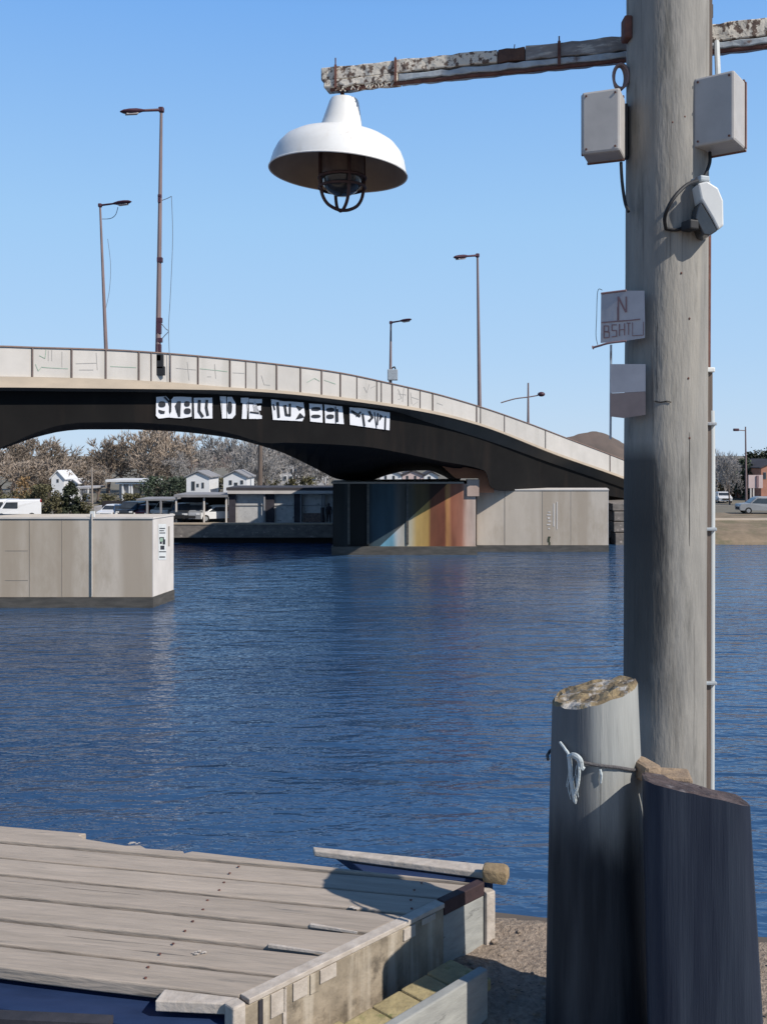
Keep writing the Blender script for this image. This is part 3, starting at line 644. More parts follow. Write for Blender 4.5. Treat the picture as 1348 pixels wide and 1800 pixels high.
for cv, whites, darks, strokes in words:
    bm = bmesh.new()
    for pl in whites: poly_face(bm, [cv(p) for p in pl], OV-0.02)
    g_ = obj('graffiti_word', bm, M['graf_white'], brid)
    for pl in darks:
        bm = bmesh.new(); poly_face(bm, [cv(p) for p in pl], OV-0.05); obj('letter_stroke', bm, M['graf_dark'], g_)
    for pl, wd in strokes:
        sc = 6.358 if cv is zA else 5.991
        bm = bmesh.new(); stroke(bm, [cv(p) for p in pl], wd/sc, OV-0.055); obj('letter_stroke', bm, M['graf_dark'], g_)
scribs = [('g', [(63, 640), (68, 652), (74, 645), (80, 646), (120, 648)]), ('g', [(70, 625), (80, 630), (82, 613)]), ('y', [(86, 616), (86, 634)]), ('y', [(92, 615), (92, 634)]), ('y', [(110, 618), (110, 645)]),
          ('y', [(134, 639), (170, 638)]), ('y', [(170, 620), (172, 650)]), ('y', [(140, 650), (165, 650)]), ('g', [(195, 644), (240, 646)]), ('y', [(310, 647), (345, 650)]), ('y', [(330, 636), (333, 668)]), ('g', [(352, 648), (400, 653)]), ('y', [(378, 640), (380, 665)]), ('y', [(365, 662), (372, 662)]),
          ('y', [(410, 655), (430, 656)]), ('y', [(460, 660), (465, 676), (475, 677)]), ('g', [(540, 672), (553, 665), (562, 670)]), ('g', [(570, 668), (590, 675)]), ('y', [(640, 680), (645, 690), (650, 675)]), ('y', [(652, 682), (660, 678)]),
          ('y', [(700, 684), (706, 700), (700, 702)]), ('y', [(700, 692), (714, 694)]), ('y', [(710, 682), (708, 706)]), ('y', [(722, 690), (724, 710)]), ('y', [(724, 698), (736, 702)]), ('y', [(726, 712), (734, 706)]), ('y', [(768, 708), (778, 712)])]
for k_, pts in scribs:
    bm = bmesh.new(); stroke(bm, pts, 1.1, 0.085)
    obj('parapet_scribble', bm, M['scrib_green' if k_ == 'g' else 'scrib_grey'], brid)

# ------------------------------------------------------------------ bridge piers and fender walls
d = HC*F/175.0                              # front of the river pier
zt = HC-(847-HY)/F*d
X = lambda px, dd: (px-CX)/F*dd
pier = thing('bridge_pier', 'wide river pier with painted blue and rust coloured mural under the bridge', 'bridge pier', (X(710, d), d+3, 0))
bm = bmesh.new(); prism(bm, [(X(585, d), d), (X(836, d), d), (X(836, d), d+9), (X(650, d), d+6), (X(585, d), d+4)], 0.55, zt-0.12)
obj('pier_shaft', bm, mural_shade_mat(X(585, d)-X(710, d), X(840, d)-X(710, d), (X(655, d)-X(710, d), HC-(972-HY)/F*d), (X(787, d)-X(710, d), HC-(850-HY)/F*d)), pier)
bm = bmesh.new(); prism(bm, [(X(582, d), d-0.12), (X(815, d), d-0.12), (X(815, d), d+8.5), (X(650, d), d+6.2), (X(582, d), d+4.2)], zt-0.118, zt); obj('pier_cap', bm, M['joint'], pier)
bm = bmesh.new(); prism(bm, [(X(583, d), d-0.25), (X(838, d), d-0.25), (X(838, d), d+9.2), (X(650, d), d+6.3), (X(583, d), d+4.3)], -0.6, 0.549); obj('pier_footing', bm, M['wet_concrete'], pier)
bm = bmesh.new()
z0 = HC-(872-HY)/F*d; z1 = HC-(843-HY)/F*d
box(bm, (X(831, d), d+0.35, (z0+z1)/2), (X(841, d)-X(820, d), 1.0, z1-z0)); obj('bearing_shelf', bm, mat('pinkish_bearing_concrete', (0.50, 0.38, 0.32), (0.38, 0.28, 0.23), ns=1.5, rough=0.95), pier)
bm = bmesh.new()
pts = [(768, 811), (853, 828), (868, 834), (868, 866), (843, 866), (840, 841), (803, 841), (797, 838)]
for dd in (d+0.6, d+3.5): pass
fr = [bm.verts.new(U(x, y, d+0.5)) for x, y in pts]; bk = [bm.verts.new(U(x, y, d+0.5)+Vector((0.3, 2.8, 0))) for x, y in pts]
bm.faces.new(fr); bm.faces.new(bk[::-1])
for i in range(len(pts)): bm.faces.new((fr[i], fr[(i+1) % len(pts)], bk[(i+1) % len(pts)], bk[i]))
bms = mat('brown_bearing_haunch', (0.50, 0.22, 0.12), (0.38, 0.16, 0.09), ns=1.2, rough=0.95)
obj('bearing_haunch', bm, bms, pier)
for px in (613, 647, 716):
    bm = bmesh.new(); box(bm, (X(px, d), d-0.04, (zt+0.55)/2), (0.16, 0.08, zt-0.8)); obj('pier_rib', bm, M['wet_concrete'], pier)

def fender(name, label, dfr, pxl, pxr, y_t, endv, joints, stains):
    zt = HC-(y_t-HY)/F*dfr; xl, xr = X(pxl, dfr), X(pxr, dfr)
    t = thing(name, label, 'pier wall', ((xl+xr)/2, dfr+1, 0))
    ex, ey = endv
    bm = bmesh.new(); prism(bm, [(xl, dfr), (xr, dfr), (xr+ex, dfr+ey), (xl, dfr+ey)], 0.45, zt); obj('wall_body', bm, M['concrete'], t)
    bm = bmesh.new(); hexa(bm, [Vector(v) for v in ((xr+0.003, dfr+0.003, 0.46), (xr+0.035, dfr, 0.46), (xr+ex+0.035, dfr+ey, 0.46), (xr+ex+0.003, dfr+ey-0.003, 0.46), (xr+0.003, dfr+0.003, zt-0.01), (xr+0.035, dfr, zt-0.01), (xr+ex+0.035, dfr+ey, zt-0.01), (xr+ex+0.003, dfr+ey-0.003, zt-0.01))])
    obj('sunlit_end_face', bm, M['concrete_pale'], t)  # paler concrete paints the sunlit end brighter than the front
    bm = bmesh.new(); prism(bm, [(xl, dfr-0.06), (xr+0.05, dfr-0.06), (xr+ex+0.07, dfr+ey+0.05), (xl, dfr+ey+0.05)], -0.6, 0.449); obj('wall_footing', bm, M['wet_concrete'], t)
    bm = bmesh.new(); prism(bm, [(xl, dfr-0.05), (xr+0.06, dfr-0.05), (xr+ex+0.08, dfr+ey+0.05), (xl, dfr+ey+0.05)], zt+0.002, zt+0.07); obj('coping', bm, M['concrete_pale'], t)
    for px, wd in joints:
        bm = bmesh.new(); box(bm, (X(px, dfr), dfr-0.004, (zt+0.45)/2), (wd, 0.02, zt-0.5)); obj('wall_joint', bm, M['joint'], t)
    return t, zt
dl = HC*F/268.0
lw, zl = fender('fender_wall', 'long concrete fender wall with bright end face at left of the river', dl, -260, 268, 912, (0.40, 2.2), [(53, 0.018), (110, 0.012), (-60, 0.03)], None)
bm = bmesh.new(); tube(bm, [(X(163, dl), dl-0.07, 0.5), (X(163, dl), dl-0.07, zl+0.22)], 0.032, 8); obj('drain_pipe', bm, mat('grey_drain_pipe', (0.5, 0.46, 0.41), ns=2, rough=0.8), lw)
bm = bmesh.new(); box(bm, (X(163, dl), dl+0.02, zl+0.2), (0.17, 0.16, 0.24)); obj('pipe_box', bm, M['white_plastic'], lw)
for yy in (968, 1020):
    bm = bmesh.new(); zz = HC-(yy-HY)/F*dl; box(bm, (X(30, dl), dl-0.003, zz), (X(52, dl)-X(12, dl), 0.016, 0.018)); obj('wall_joint', bm, M['joint'], lw)
# notice on the end face
ev = Vector((0.40, 2.2, 0)).normalized(); en = Vector((ev.y, -ev.x, 0))
E0 = Vector((X(268, dl)+0.035, dl, 0))
def endp(f, py, off): return E0+Vector((0.40, 2.2, 0))*f+en*off+Vector((0, 0, HC-(py-HY)/F*(dl+2.2*f)))
def endquad(bm, f0, f1, y0, y1, off):
    bm.faces.new([bm.verts.new(endp(f, y, off)) for f, y in ((f0, y1), (f1, y1), (f1, y0), (f0, y0))])
bm = bmesh.new(); endquad(bm, 0.24, 0.62, 921, 984, 0.012); nb = obj('notice_board', bm, M['white_plastic'], lw)
bm = bmesh.new()
for f0, f1, y0, y1 in ((0.28, 0.5, 944, 948), (0.44, 0.56, 948, 957), (0.3, 0.4, 950, 956), (0.33, 0.52, 959, 966), (0.28, 0.55, 928, 929.5), (0.28, 0.5, 932, 933.5), (0.28, 0.56, 936, 937.5), (0.26, 0.6, 969, 970.5), (0.28, 0.55, 978, 980)):
    endquad(bm, f0, f1, y0, y1, 0.022)
obj('notice_marks', bm, M['graf_dark'], nb)
bm = bmesh.new(); endquad(bm, 0.3, 0.44, 945.5, 952, 0.03); obj('green_mark', bm, M['scrib_green'], nb)
bm = bmesh.new(); endquad(bm, 0.72, 0.79, 925, 960, 0.014); obj('metal_strip', bm, M['joint'], lw)
dr = HC*F/170.0
rw, zr = fender('fender_wall', 'concrete fender wall with thin bright edge to the right of the painted pier', dr, 838, 1068, 862, (0.55, 3.0), [(887, 0.05), (953, 0.025), (1003, 0.012)], None)
bm = bmesh.new(); box(bm, (X(830, dr), dr-0.9, zr*0.46), (0.2, 0.25, zr*0.9)); obj('corner_slot', bm, M['girder'], rw)
def front_quad(bm, x0, x1, y0, y1, dd):
    bm.faces.new([bm.verts.new(U(x, y, dd)) for x, y in ((x0, y1), (x1, y1), (x1, y0), (x0, y0))])
bm = bmesh.new()
for q in ((963, 967, 899, 901), (961, 968, 904, 906), (962, 966, 909, 912), (963, 968, 915, 917), (961, 967, 921, 923), (963, 966, 928, 930), (972, 974, 885, 925), (978, 979.5, 882, 930)): front_quad(bm, *q, dr-0.02)
obj('faded_lettering', bm, M['concrete_pale'], rw)
bm = bmesh.new()
for q in ((963, 967, 943, 946), (962, 966, 946, 953), (964, 967, 953, 958)): front_quad(bm, *q, dr-0.02)
obj('dark_stencil', bm, M['ever'], rw)
# stone abutment on the right bank behind wall
da = SR+0.5
t = thing('stone_abutment', 'stepped stone abutment under the bridge end on the right bank', 'abutment', (X(1100, da), da+2, 0))
bm = bmesh.new()
for i, (y0, y1, px0) in enumerate(((885, 898, 1076), (899, 916, 1078), (917, 935, 1077), (936, 962, 1079))):
    z1_, z0_ = HC-(y0-HY)/F*da, HC-(y1-HY)/F*da
    box(bm, ((X(px0, da)+X(1200, da))/2, da+3-i*0.12, (z0_+z1_)/2), (X(1200, da)-X(px0, da), 6, z1_-z0_-0.02), bev=0.04)
obj('stone_courses', bm, M['quay'], t)

# ------------------------------------------------------------------ street lamps on the bridge
def street_lamp(label, base, top, head_end, tilt_up, group, thick=0.11, sub=None, extras=None):
    t = thing('street_lamp', label, 'street lamp', base, 0, group)
    k = 12; bm = bmesh.new()
    pts = [Vector(base).lerp(Vector(top), i/k) for i in range(k+1)]
    tube(bm, pts, [thick*(1.15-0.6*i/k) if i else thick*1.35 for i in range(k+1)], 8); obj('pole', bm, M['lamp_pole'], t, smooth=True)
    a = Vector(top); b = Vector(head_end); dirv = (b-a)
    mid = a+dirv*0.42
    bm = bmesh.new(); tube(bm, [a-dirv.normalized()*thick*0.9, a+dirv*0.2, mid+dirv*0.06], [thick*0.62, thick*0.55, thick*0.5], 8); arm = obj('arm', bm, M['lamp_red'], t, smooth=True)
    bm = bmesh.new(); box(bm, a, (thick*2.0, thick*2.0, thick*2.0), bev=thick*0.4); obj('arm_clamp', bm, M['lamp_red'], t)
    # cobra head
    bm = bmesh.new(); fw = dirv.normalized(); rt = fw.cross(Vector((0, 0, 1))).normalized(); up = rt.cross(fw)
    Lh = dirv.length*0.58; wd = max(0.2, Lh*0.2); rings = []
    for f_, ww, hh_t, hh_b in ((0, .35, .25, .25), (.12, .6, .42, .4), (.35, .95, .62, .8), (.65, 1, .6, .85), (.88, .72, .45, .5), (1, .3, .15, .15)):
        ring = []
        for j in range(12):
            an = 2*math.pi*j/12; c_, s_ = math.cos(an), math.sin(an)
            ring.append(bm.verts.new(mid+fw*(Lh*f_)+rt*(c_*ww*wd)+up*(s_*wd*(hh_t if s_ > 0 else hh_b)*0.75)))
        rings.append(ring)
    for r0, r1 in zip(rings, rings[1:]):
        for j in range(12): bm.faces.new((r0[j], r0[(j+1) % 12], r1[(j+1) % 12], r1[j]))
    bm.faces.new(rings[0]); bm.faces.new(rings[-1])
    hd = obj('lamp_head', bm, M['lamp_red'], t, smooth=True)
    bm = bmesh.new(); c_ = mid+fw*(Lh*0.55)-up*(wd*0.56)
    rot = Matrix((fw, rt, up)).transposed()
    box(bm, c_, (Lh*0.5, wd*1.1, wd*0.28), rot=rot, bev=wd*0.08); obj('lens', bm, M['lamp_glass'], hd)
    return t
GL = 'street lamps on the bridge'
def lamp_at(label, off, bpx, bpy, tpx, tpy, hpx, hpy, hd_depth=0.0, thick=0.1):
    p = on_line(bpx, off); dd = p.y
    base = U(bpx, bpy, dd); base.z = Zat(on_line(max(min(bpx, 1190), -190), 0), y_pb(bpx)) if off < 3 else base.z
    top = U(tpx, tpy, dd); head = U(hpx, hpy, dd+hd_depth)
    return street_lamp(label, base, top, head, 0, GL, thick), base, top
t1, b1, tp1 = lamp_at('tallest maroon street lamp with head pointing left and boxes strapped round its foot', 0.32, 277.5, 668, 284, 193, 212, 196, -1.0, 0.115)
dd = on_line(277.5, 0.32).y
for yy, xx, w_, h_ in ((345, 281.5, 0.16, 0.14), (351, 281, 0.13, 0.3), (457, 281.5, 0.24, 0.22), (563, 280.5, 0.26, 0.22), (577, 280, 0.2, 0.5), (598, 281, 0.24, 0.2), (612, 279.5, 0.22, 0.35)):
    bm = bmesh.new(); box(bm, U(xx, yy, dd-0.02), (w_, 0.2, h_), bev=0.02); obj('pole_fitting', bm, M['lamp_red'], t1)
bm = bmesh.new(); 
for yy, xx, w_, h_ in ((636, 281, 0.34, 0.62), (652, 282, 0.42, 0.4), (645, 272.5, 0.22, 0.5), (629, 280, 0.22, 0.3)): box(bm, U(xx, yy, dd-0.22), (w_, 0.18, h_), bev=0.02)
obj('control_box', bm, M['wire'], t1)
bm = bmesh.new(); tube(bm, smooth_pts([U(283, 353, dd), U(294, 349, dd), U(302, 345, dd)]), 0.018, 5); tube(bm, smooth_pts([U(302, 345, dd), U(304, 420, dd), U(300, 520, dd), U(297, 580, dd), U(300, 665, dd)]), 0.014, 5)
tube(bm, smooth_pts([U(282, 566, dd), U(292, 578, dd), U(297, 582, dd), U(290, 590, dd), U(283, 598, dd)]), 0.02, 5)
obj('loose_cable', bm, M['wire_grey'], t1)
t2, b2, tp2 = lamp_at('street lamp with head pointing right, left of the tallest lamp, wire loop under its arm', W-0.6, 188, 640, 176.5, 361, 231, 354, -0.5, 0.10)
dd = on_line(188, W-0.6).y
bm = bmesh.new(); tube(bm, smooth_pts([U(180, 385, dd), U(195, 384, dd), U(204, 377, dd), U(208, 364, dd)]), 0.02, 5); tube(bm, smooth_pts([U(190, 420, dd), U(195, 465, dd), U(193, 510, dd), U(186, 545, dd)]), 0.014, 5); obj('loose_cable', bm, M['wire_grey'], t2)
lamp_at('plain tall street lamp on the falling right half of the bridge, head to the left', 0.32, 843, 742, 839, 449, 798, 452, -1.5, 0.12)
t4, b4, tp4 = lamp_at('short street lamp with pale box at its foot near the middle of the bridge', W-0.6, 686, 690, 687, 567, 723, 561, -1.0, 0.11)
dd = on_line(686, W-0.6).y
bm = bmesh.new(); box(bm, U(690, 659, dd-0.1), (0.75, 0.4, 0.8), bev=0.05); obj('cabinet', bm, M['steel_blue'], t4)
bm = bmesh.new(); tube(bm, smooth_pts([U(687, 649, dd), U(693, 645, dd), U(695, 650, dd)]), 0.06, 6); obj('bracket', bm, M['wire'], t4)
# far cross-armed lamp
dd = on_line(928, W-0.6).y
t5 = thing('street_lamp', 'farthest bridge lamp with a thin mast and a curved arm crossing it', 'street lamp', U(928, 760, dd), 0, GL)
bm = bmesh.new(); tube(bm, [U(928, 760, dd), U(928, 673, dd)], [0.12, 0.07], 8); obj('pole', bm, M['lamp_pole'], t5, smooth=True)
bm = bmesh.new(); tube(bm, smooth_pts([U(880, 708, dd), U(905, 701, dd), U(928, 698, dd), U(945, 695, dd)]), [0.04]*18+[0.08], 6) if False else tube(bm, smooth_pts([U(880, 708, dd), U(905, 701, dd), U(928, 698, dd), U(945, 695, dd)]), 0.06, 6); obj('arm', bm, M['lamp_pole'], t5, smooth=True)
bm = bmesh.new(); bmesh.ops.create_uvsphere(bm, u_segments=12, v_segments=8, radius=0.3, matrix=Matrix.Translation(U(951, 693, dd)) @ Matrix.Diagonal((1.1, 1.0, 0.7, 1))); obj('lamp_head', bm, M['lamp_red'], t5, smooth=True)

# ------------------------------------------------------------------ foreground: wharf ground, dock, step
E = HC
ZW = E-1.6; ZD = E-1.40
e0 = G(418, 1765, -1.4); e1 = G(860, 1548, -1.4)
ed = (e1-e0); ed.z = 0; ed.normalize(); en_ = Vector((ed.y, -ed.x, 0))   # outward (right, towards viewer)
bd = Vector((0.9796, -0.2008, 0)); bnr = Vector((0.2008, 0.9796, 0))       # board run, away
left_bound = [e1+ed*0.08, e0-ed*0.1]
gp = [(e1.x+0.02, 3.40), (0.55, 3.355), (0.8, 3.32), (1.25, 3.22), (1.6, 3.19), (3.0, 3.0), (8, 2.4), (400, -2), (400, -500), (-400, -500), (-400, 0.6), (-1.6, 1.15), (e0.x-0.15, e0.y-0.25)]
bm = bmesh.new()
prism(bm, gp, ZW-0.5, ZW-0.004)
tag(obj('wharf_ground', bm, M['wharf_wall']), kind='structure')
# gravel surface with small relief
bm = bmesh.new()
step = 0.03
import mathutils.geometry as mgeo
def inside(x, y, poly):
    c = False; j = len(poly)-1
    for i in range(len(poly)):
        xi, yi = poly[i]; xj, yj = poly[j]
        if (yi > y) != (yj > y) and x < (xj-xi)*(y-yi)/(yj-yi)+xi: c = not c
        j = i
    return c
vsd = {}
for i in range(-10, 90):
    for j in range(0, 100):
        x, y = -0.1+i*step, 0.9+j*step*0.9
        if inside(x, y, gp):
            edge = not inside(x, y+0.05, gp)
            z = ZW+0.006+0.012*mnoise.noise((x*9, y*9, 1))+0.008*mnoise.noise((x*30, y*30, 2))-(0.015 if edge else 0)
            vsd[(i, j)] = bm.verts.new((x, y, z))
for (i, j), v in vsd.items():
    q = [vsd.get((i+a, j+b)) for a, b in ((0, 0), (1, 0), (1, 1), (0, 1))]
    if all(q): bm.faces.new(q)
tag(obj('gravel', bm, M['gravel'], smooth=True), kind='structure')
bm = bmesh.new(); prism(bm, [(2.6, 3.0), (8, 2.35), (399, -2.1), (399, -499), (-399, -499), (-399, 0.5), (-1.6, 1.1), (-0.4, 0.9), (2.6, 0.9)], ZW-0.004, ZW)
tag(obj('wharf_surface', bm, M['gravel']), kind='structure')
# loose stones
for k in range(1):
    bm = bmesh.new()
    for i in range(260):
        x = random.uniform(0.15, 1.6); y = random.uniform(2.5, 3.3)
        if not inside(x, y+0.04, gp): continue
        r = random.uniform(0.004, 0.013)
        bmesh.ops.create_icosphere(bm, subdivisions=1, radius=r, matrix=Matrix.Translation((x, y, ZW+0.012)) @ Matrix.Rotation(random.random()*6, 4, 'Z') @ Matrix.Diagonal((1.3, 1, 0.6, 1)))
    tag(obj('loose_stones', bm, M['gravel']), label='scattered pebbles lying on the sandy wharf edge', cat='pebbles', kind='stuff')

navy = mat('navy_shadow_board', (0.020, 0.040, 0.105), (0.012, 0.026, 0.072), scale=(3, 12, 12), ns=1.5, rough=0.55, bump=0.15)  # shadow painted in as navy on the lower and filler boards
dock = thing('timber_dock', 'low weathered timber dock of wide grey boards at lower left', 'dock', (-0.6, 3.0, ZD-0.2))
base_y = [1450, 1479, 1507, 1538, 1575, 1615, 1660, 1703]
lines = [G(0, y, -1.4).dot(bnr) for y in base_y]       # distance along bnr of each gap line
edge_t = lambda o_: None
def right_end(c):       # run coordinate where a board line meets the dock edge line
    # point = bd*s + bnr*c ; on edge: (p-e0).dot(en_)=0
    return ((e0.xy.to_3d()).dot(en_)-bnr.dot(en_)*c)/bd.dot(en_)
def P(s, c, z): return bd*s+bnr*c+Vector((0, 0, z))
GAP = 0.018; TH = 0.035
e_in = 0.03
for k in range(7):
    c1, c0 = lines[k]-GAP/2, lines[k+1]+GAP/2
    zz = ZD-TH/2+random.uniform(-0.003, 0.003)
    bm = bmesh.new()
    if k == 0:
        s_a = G(146, 1468, -1.4).dot(bd); s_b = G(333, 1491, -1.4).dot(bd)
        cm = c0+(c1-c0)*0.30
        outline = [(-4.2, c0), (right_end(c0)-e_in/abs(bd.dot(en_)), c0), (G(640, 1528, -1.4).dot(bd), c0+0.014), (s_b+0.02, c0+0.05), (s_b, c0+0.028), (s_a+0.42, c0+0.045), (s_a+0.28, c0+0.040), (s_a+0.25, c0+0.062), (s_a+0.2, c0+0.048), (s_a+0.02, c0+0.075), (s_a-0.012, c0+0.10), (s_a+0.005, c1), (-4.2, c1)]
    else:
        off = e_in/abs(bd.dot(en_))
        n_ = 24; lo = []; hi = []
        ra, rb = right_end(c0)-off, right_end(c1)-off
        for i in range(n_+1):
            f_ = i/n_
            lo.append((-4.2+(ra+4.2)*f_, c0+0.003*mnoise.noise((i*0.7, k*3.3, 0))))
            hi.append((-4.2+(rb+4.2)*f_, c1+0.003*mnoise.noise((i*0.7, k*5.3, 4))))
        outline = lo+hi[::-1]
    a = [bm.verts.new(P(s, c, zz-TH/2)) for s, c in outline]; b = [bm.verts.new(P(s, c, zz+TH/2)) for s, c in outline]
    n_ = len(outline)
    bm.faces.new(a[::-1]); bm.faces.new(b)
    for i in range(n_): bm.faces.new((a[i], a[(i+1) % n_], b[(i+1) % n_], b[i]))
    o = obj('deck_board', bm, M['deck'], dock, bevel=0.004)
    # align texture with the board: give the mesh its own frame
    ang = math.atan2(bd.y, bd.x)
    o.data.transform(Matrix.Rotation(-ang, 4, 'Z')); o.rotation_euler = (0, 0, ang)
for k in range(1, 7):
    for s_ in (-1.15, -0.52, 0.02):
        if s_ > right_end(lines[k])-0.1: continue
        for f_ in (0.28, 0.72):
            q_ = P(s_+random.uniform(-.01, .01), lines[k+1]+(lines[k]-lines[k+1])*f_, ZD+0.0015)
            bm = bmesh.new(); tube(bm, [q_, q_+Vector((0, 0, 0.0025))], 0.0042, 8); obj('nail_head', bm, M['rust'], dock)
# face along the right edge
def edge_box(bm, s0, s1, o0, o1, z0, z1):
    b0 = Vector((e0.x, e0.y, 0))
    v = lambda s, o_, z: b0+ed*s+en_*o_+Vector((0, 0, z))
    hexa(bm, [v(s0, o0, z0), v(s1, o0, z0), v(s1, o1, z0), v(s0, o1, z0), v(s0, o0, z1), v(s1, o0, z1), v(s1, o1, z1), v(s0, o1, z1)])
Ltot = (e1-e0).dot(ed); Lm = (G(774, 1586, -1.4)-e0).dot(ed)
bm = bmesh.new(); edge_box(bm, 0.012, Lm-0.004, -e_in+0.004, 0.006, ZW-0.10, ZD-0.012); obj('side_board', bm, M['deck_face'], dock, bevel=0.003)
bm = bmesh.new(); edge_box(bm, Lm, Ltot-0.03, -e_in+0.004, 0.0, ZW-0.10, ZD-0.04); obj('end_side_board', bm, M['grey_board'], dock, bevel=0.003)
bm = bmesh.new(); edge_box(bm, Lm+0.002, Ltot-0.03, -e_in+0.002, 0.004, ZD-0.038, ZD+0.006); obj('end_joist', bm, M['red_edge'], dock, bevel=0.003)
bm = bmesh.new(); edge_box(bm, 0.03, Lm-0.002, -e_in+0.002, 0.009, ZD-0.010, ZD+0.004); obj('edge_strip', bm, M['edge_strip'], dock, bevel=0.002)
for s, w_, h0, h1, mt in ((0.10, 0.05, 0.075, 0.012, 'edge_strip'), (0.175, 0.05, 0.06, 0.012, 'edge_strip'), (0.27, 0.06, 0.05, 0.012, 'edge_strip'), (0.235, 0.03, 0.065, 0.012, 'dark_timber'), (0.6, 0.05, 0.05, 0.015, 'edge_strip'), (0.68, 0.06, 0.03, 0.012, 'edge_strip'), (0.14, 0.012, 0.17, 0.012, 'edge_strip'), (0.06, 0.014, 0.15, 0.012, 'dark_timber')):
    if mt == 'dark_timber' and s > 0.2: mt = 'deck_face'
    bm = bmesh.new(); edge_box(bm, s, s+w_, 0.0065, 0.0105, ZD-h0, ZD-h1); obj('splash_patch', bm, M[mt], dock, bevel=0.001)
# corner post with pale top and the outer stringer beam with ochre end
b0 = Vector((e0.x, e0.y, 0))
bm = bmesh.new(); p = b0+ed*(-0.008); box(bm, (p.x, p.y, ZD-0.1), (0.04, 0.04, 0.215), rz=R(45), bev=0.005); obj('corner_post', bm, M['edge_strip'], dock)
bm = bmesh.new(); p = b0+ed*(Ltot-0.008)+en_*(-0.002); box(bm, (p.x, p.y, ZD-0.155), (0.036, 0.04, 0.255), rz=R(30), bev=0.004); obj('corner_post', bm, M['edge_strip'], dock)
z_b = -1.4+0.004
q = [G(550, 1488, z_b), G(858, 1519, z_b), G(858, 1535, z_b), G(552, 1495, z_b)]
bm = bmesh.new(); hexa(bm, [v-Vector((0, 0, 0.022)) for v in (q[3], q[2], q[1], q[0])]+[q[3], q[2], q[1], q[0]]); obj('outer_stringer', bm, M['edge_strip'], dock, bevel=0.004)
zf = -1.425
fq = [G(590, 1496, zf), G(862, 1523, zf), G(866, 1552, zf), G(640, 1532, zf)]
bm = bmesh.new(); hexa(bm, [v-Vector((0, 0, 0.03)) for v in fq[::-1]]+fq[::-1]); obj('shadow_filler_board', bm, navy, dock, bevel=0.003)
pc = G(868, 1535, -1.385)
bm = bmesh.new(); box(bm, pc+Vector((0.005, 0, -0.0)), (0.084, 0.07, 0.05), rz=R(-12), bev=0.012)
for v in bm.verts: v.co += Vector((mnoise.noise(v.co*40), mnoise.noise(v.co*40+Vector((5, 0, 0))), mnoise.noise(v.co*40+Vector((0, 5, 0)))))*0.006
obj('stringer_end', bm, M['cap'], dock, smooth=True)
# near edge: dark beam below the boards, lit end block
c_n = lines[-1]
se = right_end(c_n)
bm = bmesh.new(); hexa(bm, [P(-4.2, c_n+0.22, ZD-0.16), P(se-0.45, c_n+0.22, ZD-0.16), P(se-0.45, c_n+0.27, ZD-0.16), P(-4.2, c_n+0.27, ZD-0.16), P(-4.2, c_n+0.22, ZD-0.04), P(se-0.45, c_n+0.22, ZD-0.04), P(se-0.45, c_n+0.27, ZD-0.04), P(-4.2, c_n+0.27, ZD-0.04)]); obj('bearer', bm, M['dark_timber'], dock)
sA = G(297, 1727, -1.4).dot(bd); 
bm = bmesh.new(); hexa(bm, [P(sA, c_n-0.055, ZD-0.03), P(se-0.03, c_n-0.03, ZD-0.03), P(se-0.03, c_n+0.002, ZD-0.03), P(sA, c_n+0.002, ZD-0.03), P(sA, c_n-0.055, ZD-0.002), P(se-0.03, c_n-0.03, ZD-0.002), P(se-0.03, c_n+0.002, ZD-0.002), P(sA, c_n+0.002, ZD-0.002)]); obj('end_block', bm, M['edge_strip'], dock, bevel=0.003)
pj = G(0, 1783, -1.43); pk = G(195, 1792, -1.43)
dj = (pk-pj).normalized(); nj = Vector((-dj.y, dj.x, 0)); pj2 = pj-dj*3
bm = bmesh.new(); hexa(bm, [v+Vector((0, 0, z)) for z in (-0.019, 0) for v in (pj2-nj*0.02, pk-nj*0.02, pk+nj*0.02, pj2+nj*0.02)]); obj('joist', bm, M['dark_timber'], dock)
for i in range(4):
    ca, cb_ = c_n+0.05-i*0.145, c_n-0.09-i*0.145
    bm = bmesh.new(); re_ = right_end(cb_)-0.03
    hexa(bm, [P(-4.2, cb_, ZD-0.085), P(re_, cb_, ZD-0.085), P(right_end(ca)-0.03, ca, ZD-0.085), P(-4.2, ca, ZD-0.085), P(-4.2, cb_, ZD-0.05), P(re_, cb_, ZD-0.05), P(right_end(ca)-0.03, ca, ZD-0.05), P(-4.2, ca, ZD-0.05)])
    obj('lower_shadow_board', bm, navy, dock, bevel=0.003)
for px, py in ((-500, 1500), (500, 1560)):
    p = G(px, py, -1.4); bm = bmesh.new(); tube(bm, [(p.x, p.y-0.1, -0.5), (p.x, p.y-0.1, ZD-0.04)], 0.09, 12); obj('support_pile', bm, M['dark_timber'], dock, smooth=True)
bm = bmesh.new(); hexa(bm, [P(-4.2, lines[0]-0.16, ZD-0.2), P(-0.6, lines[0]-0.16, ZD-0.2), P(-0.6, lines[0]-0.08, ZD-0.2), P(-4.2, lines[0]-0.08, ZD-0.2), P(-4.2, lines[0]-0.16, ZD-0.04), P(-0.6, lines[0]-0.16, ZD-0.04), P(-0.6, lines[0]-0.08, ZD-0.04), P(-4.2, lines[0]-0.08, ZD-0.04)]); obj('bearer', bm, M['dark_timber'], dock)
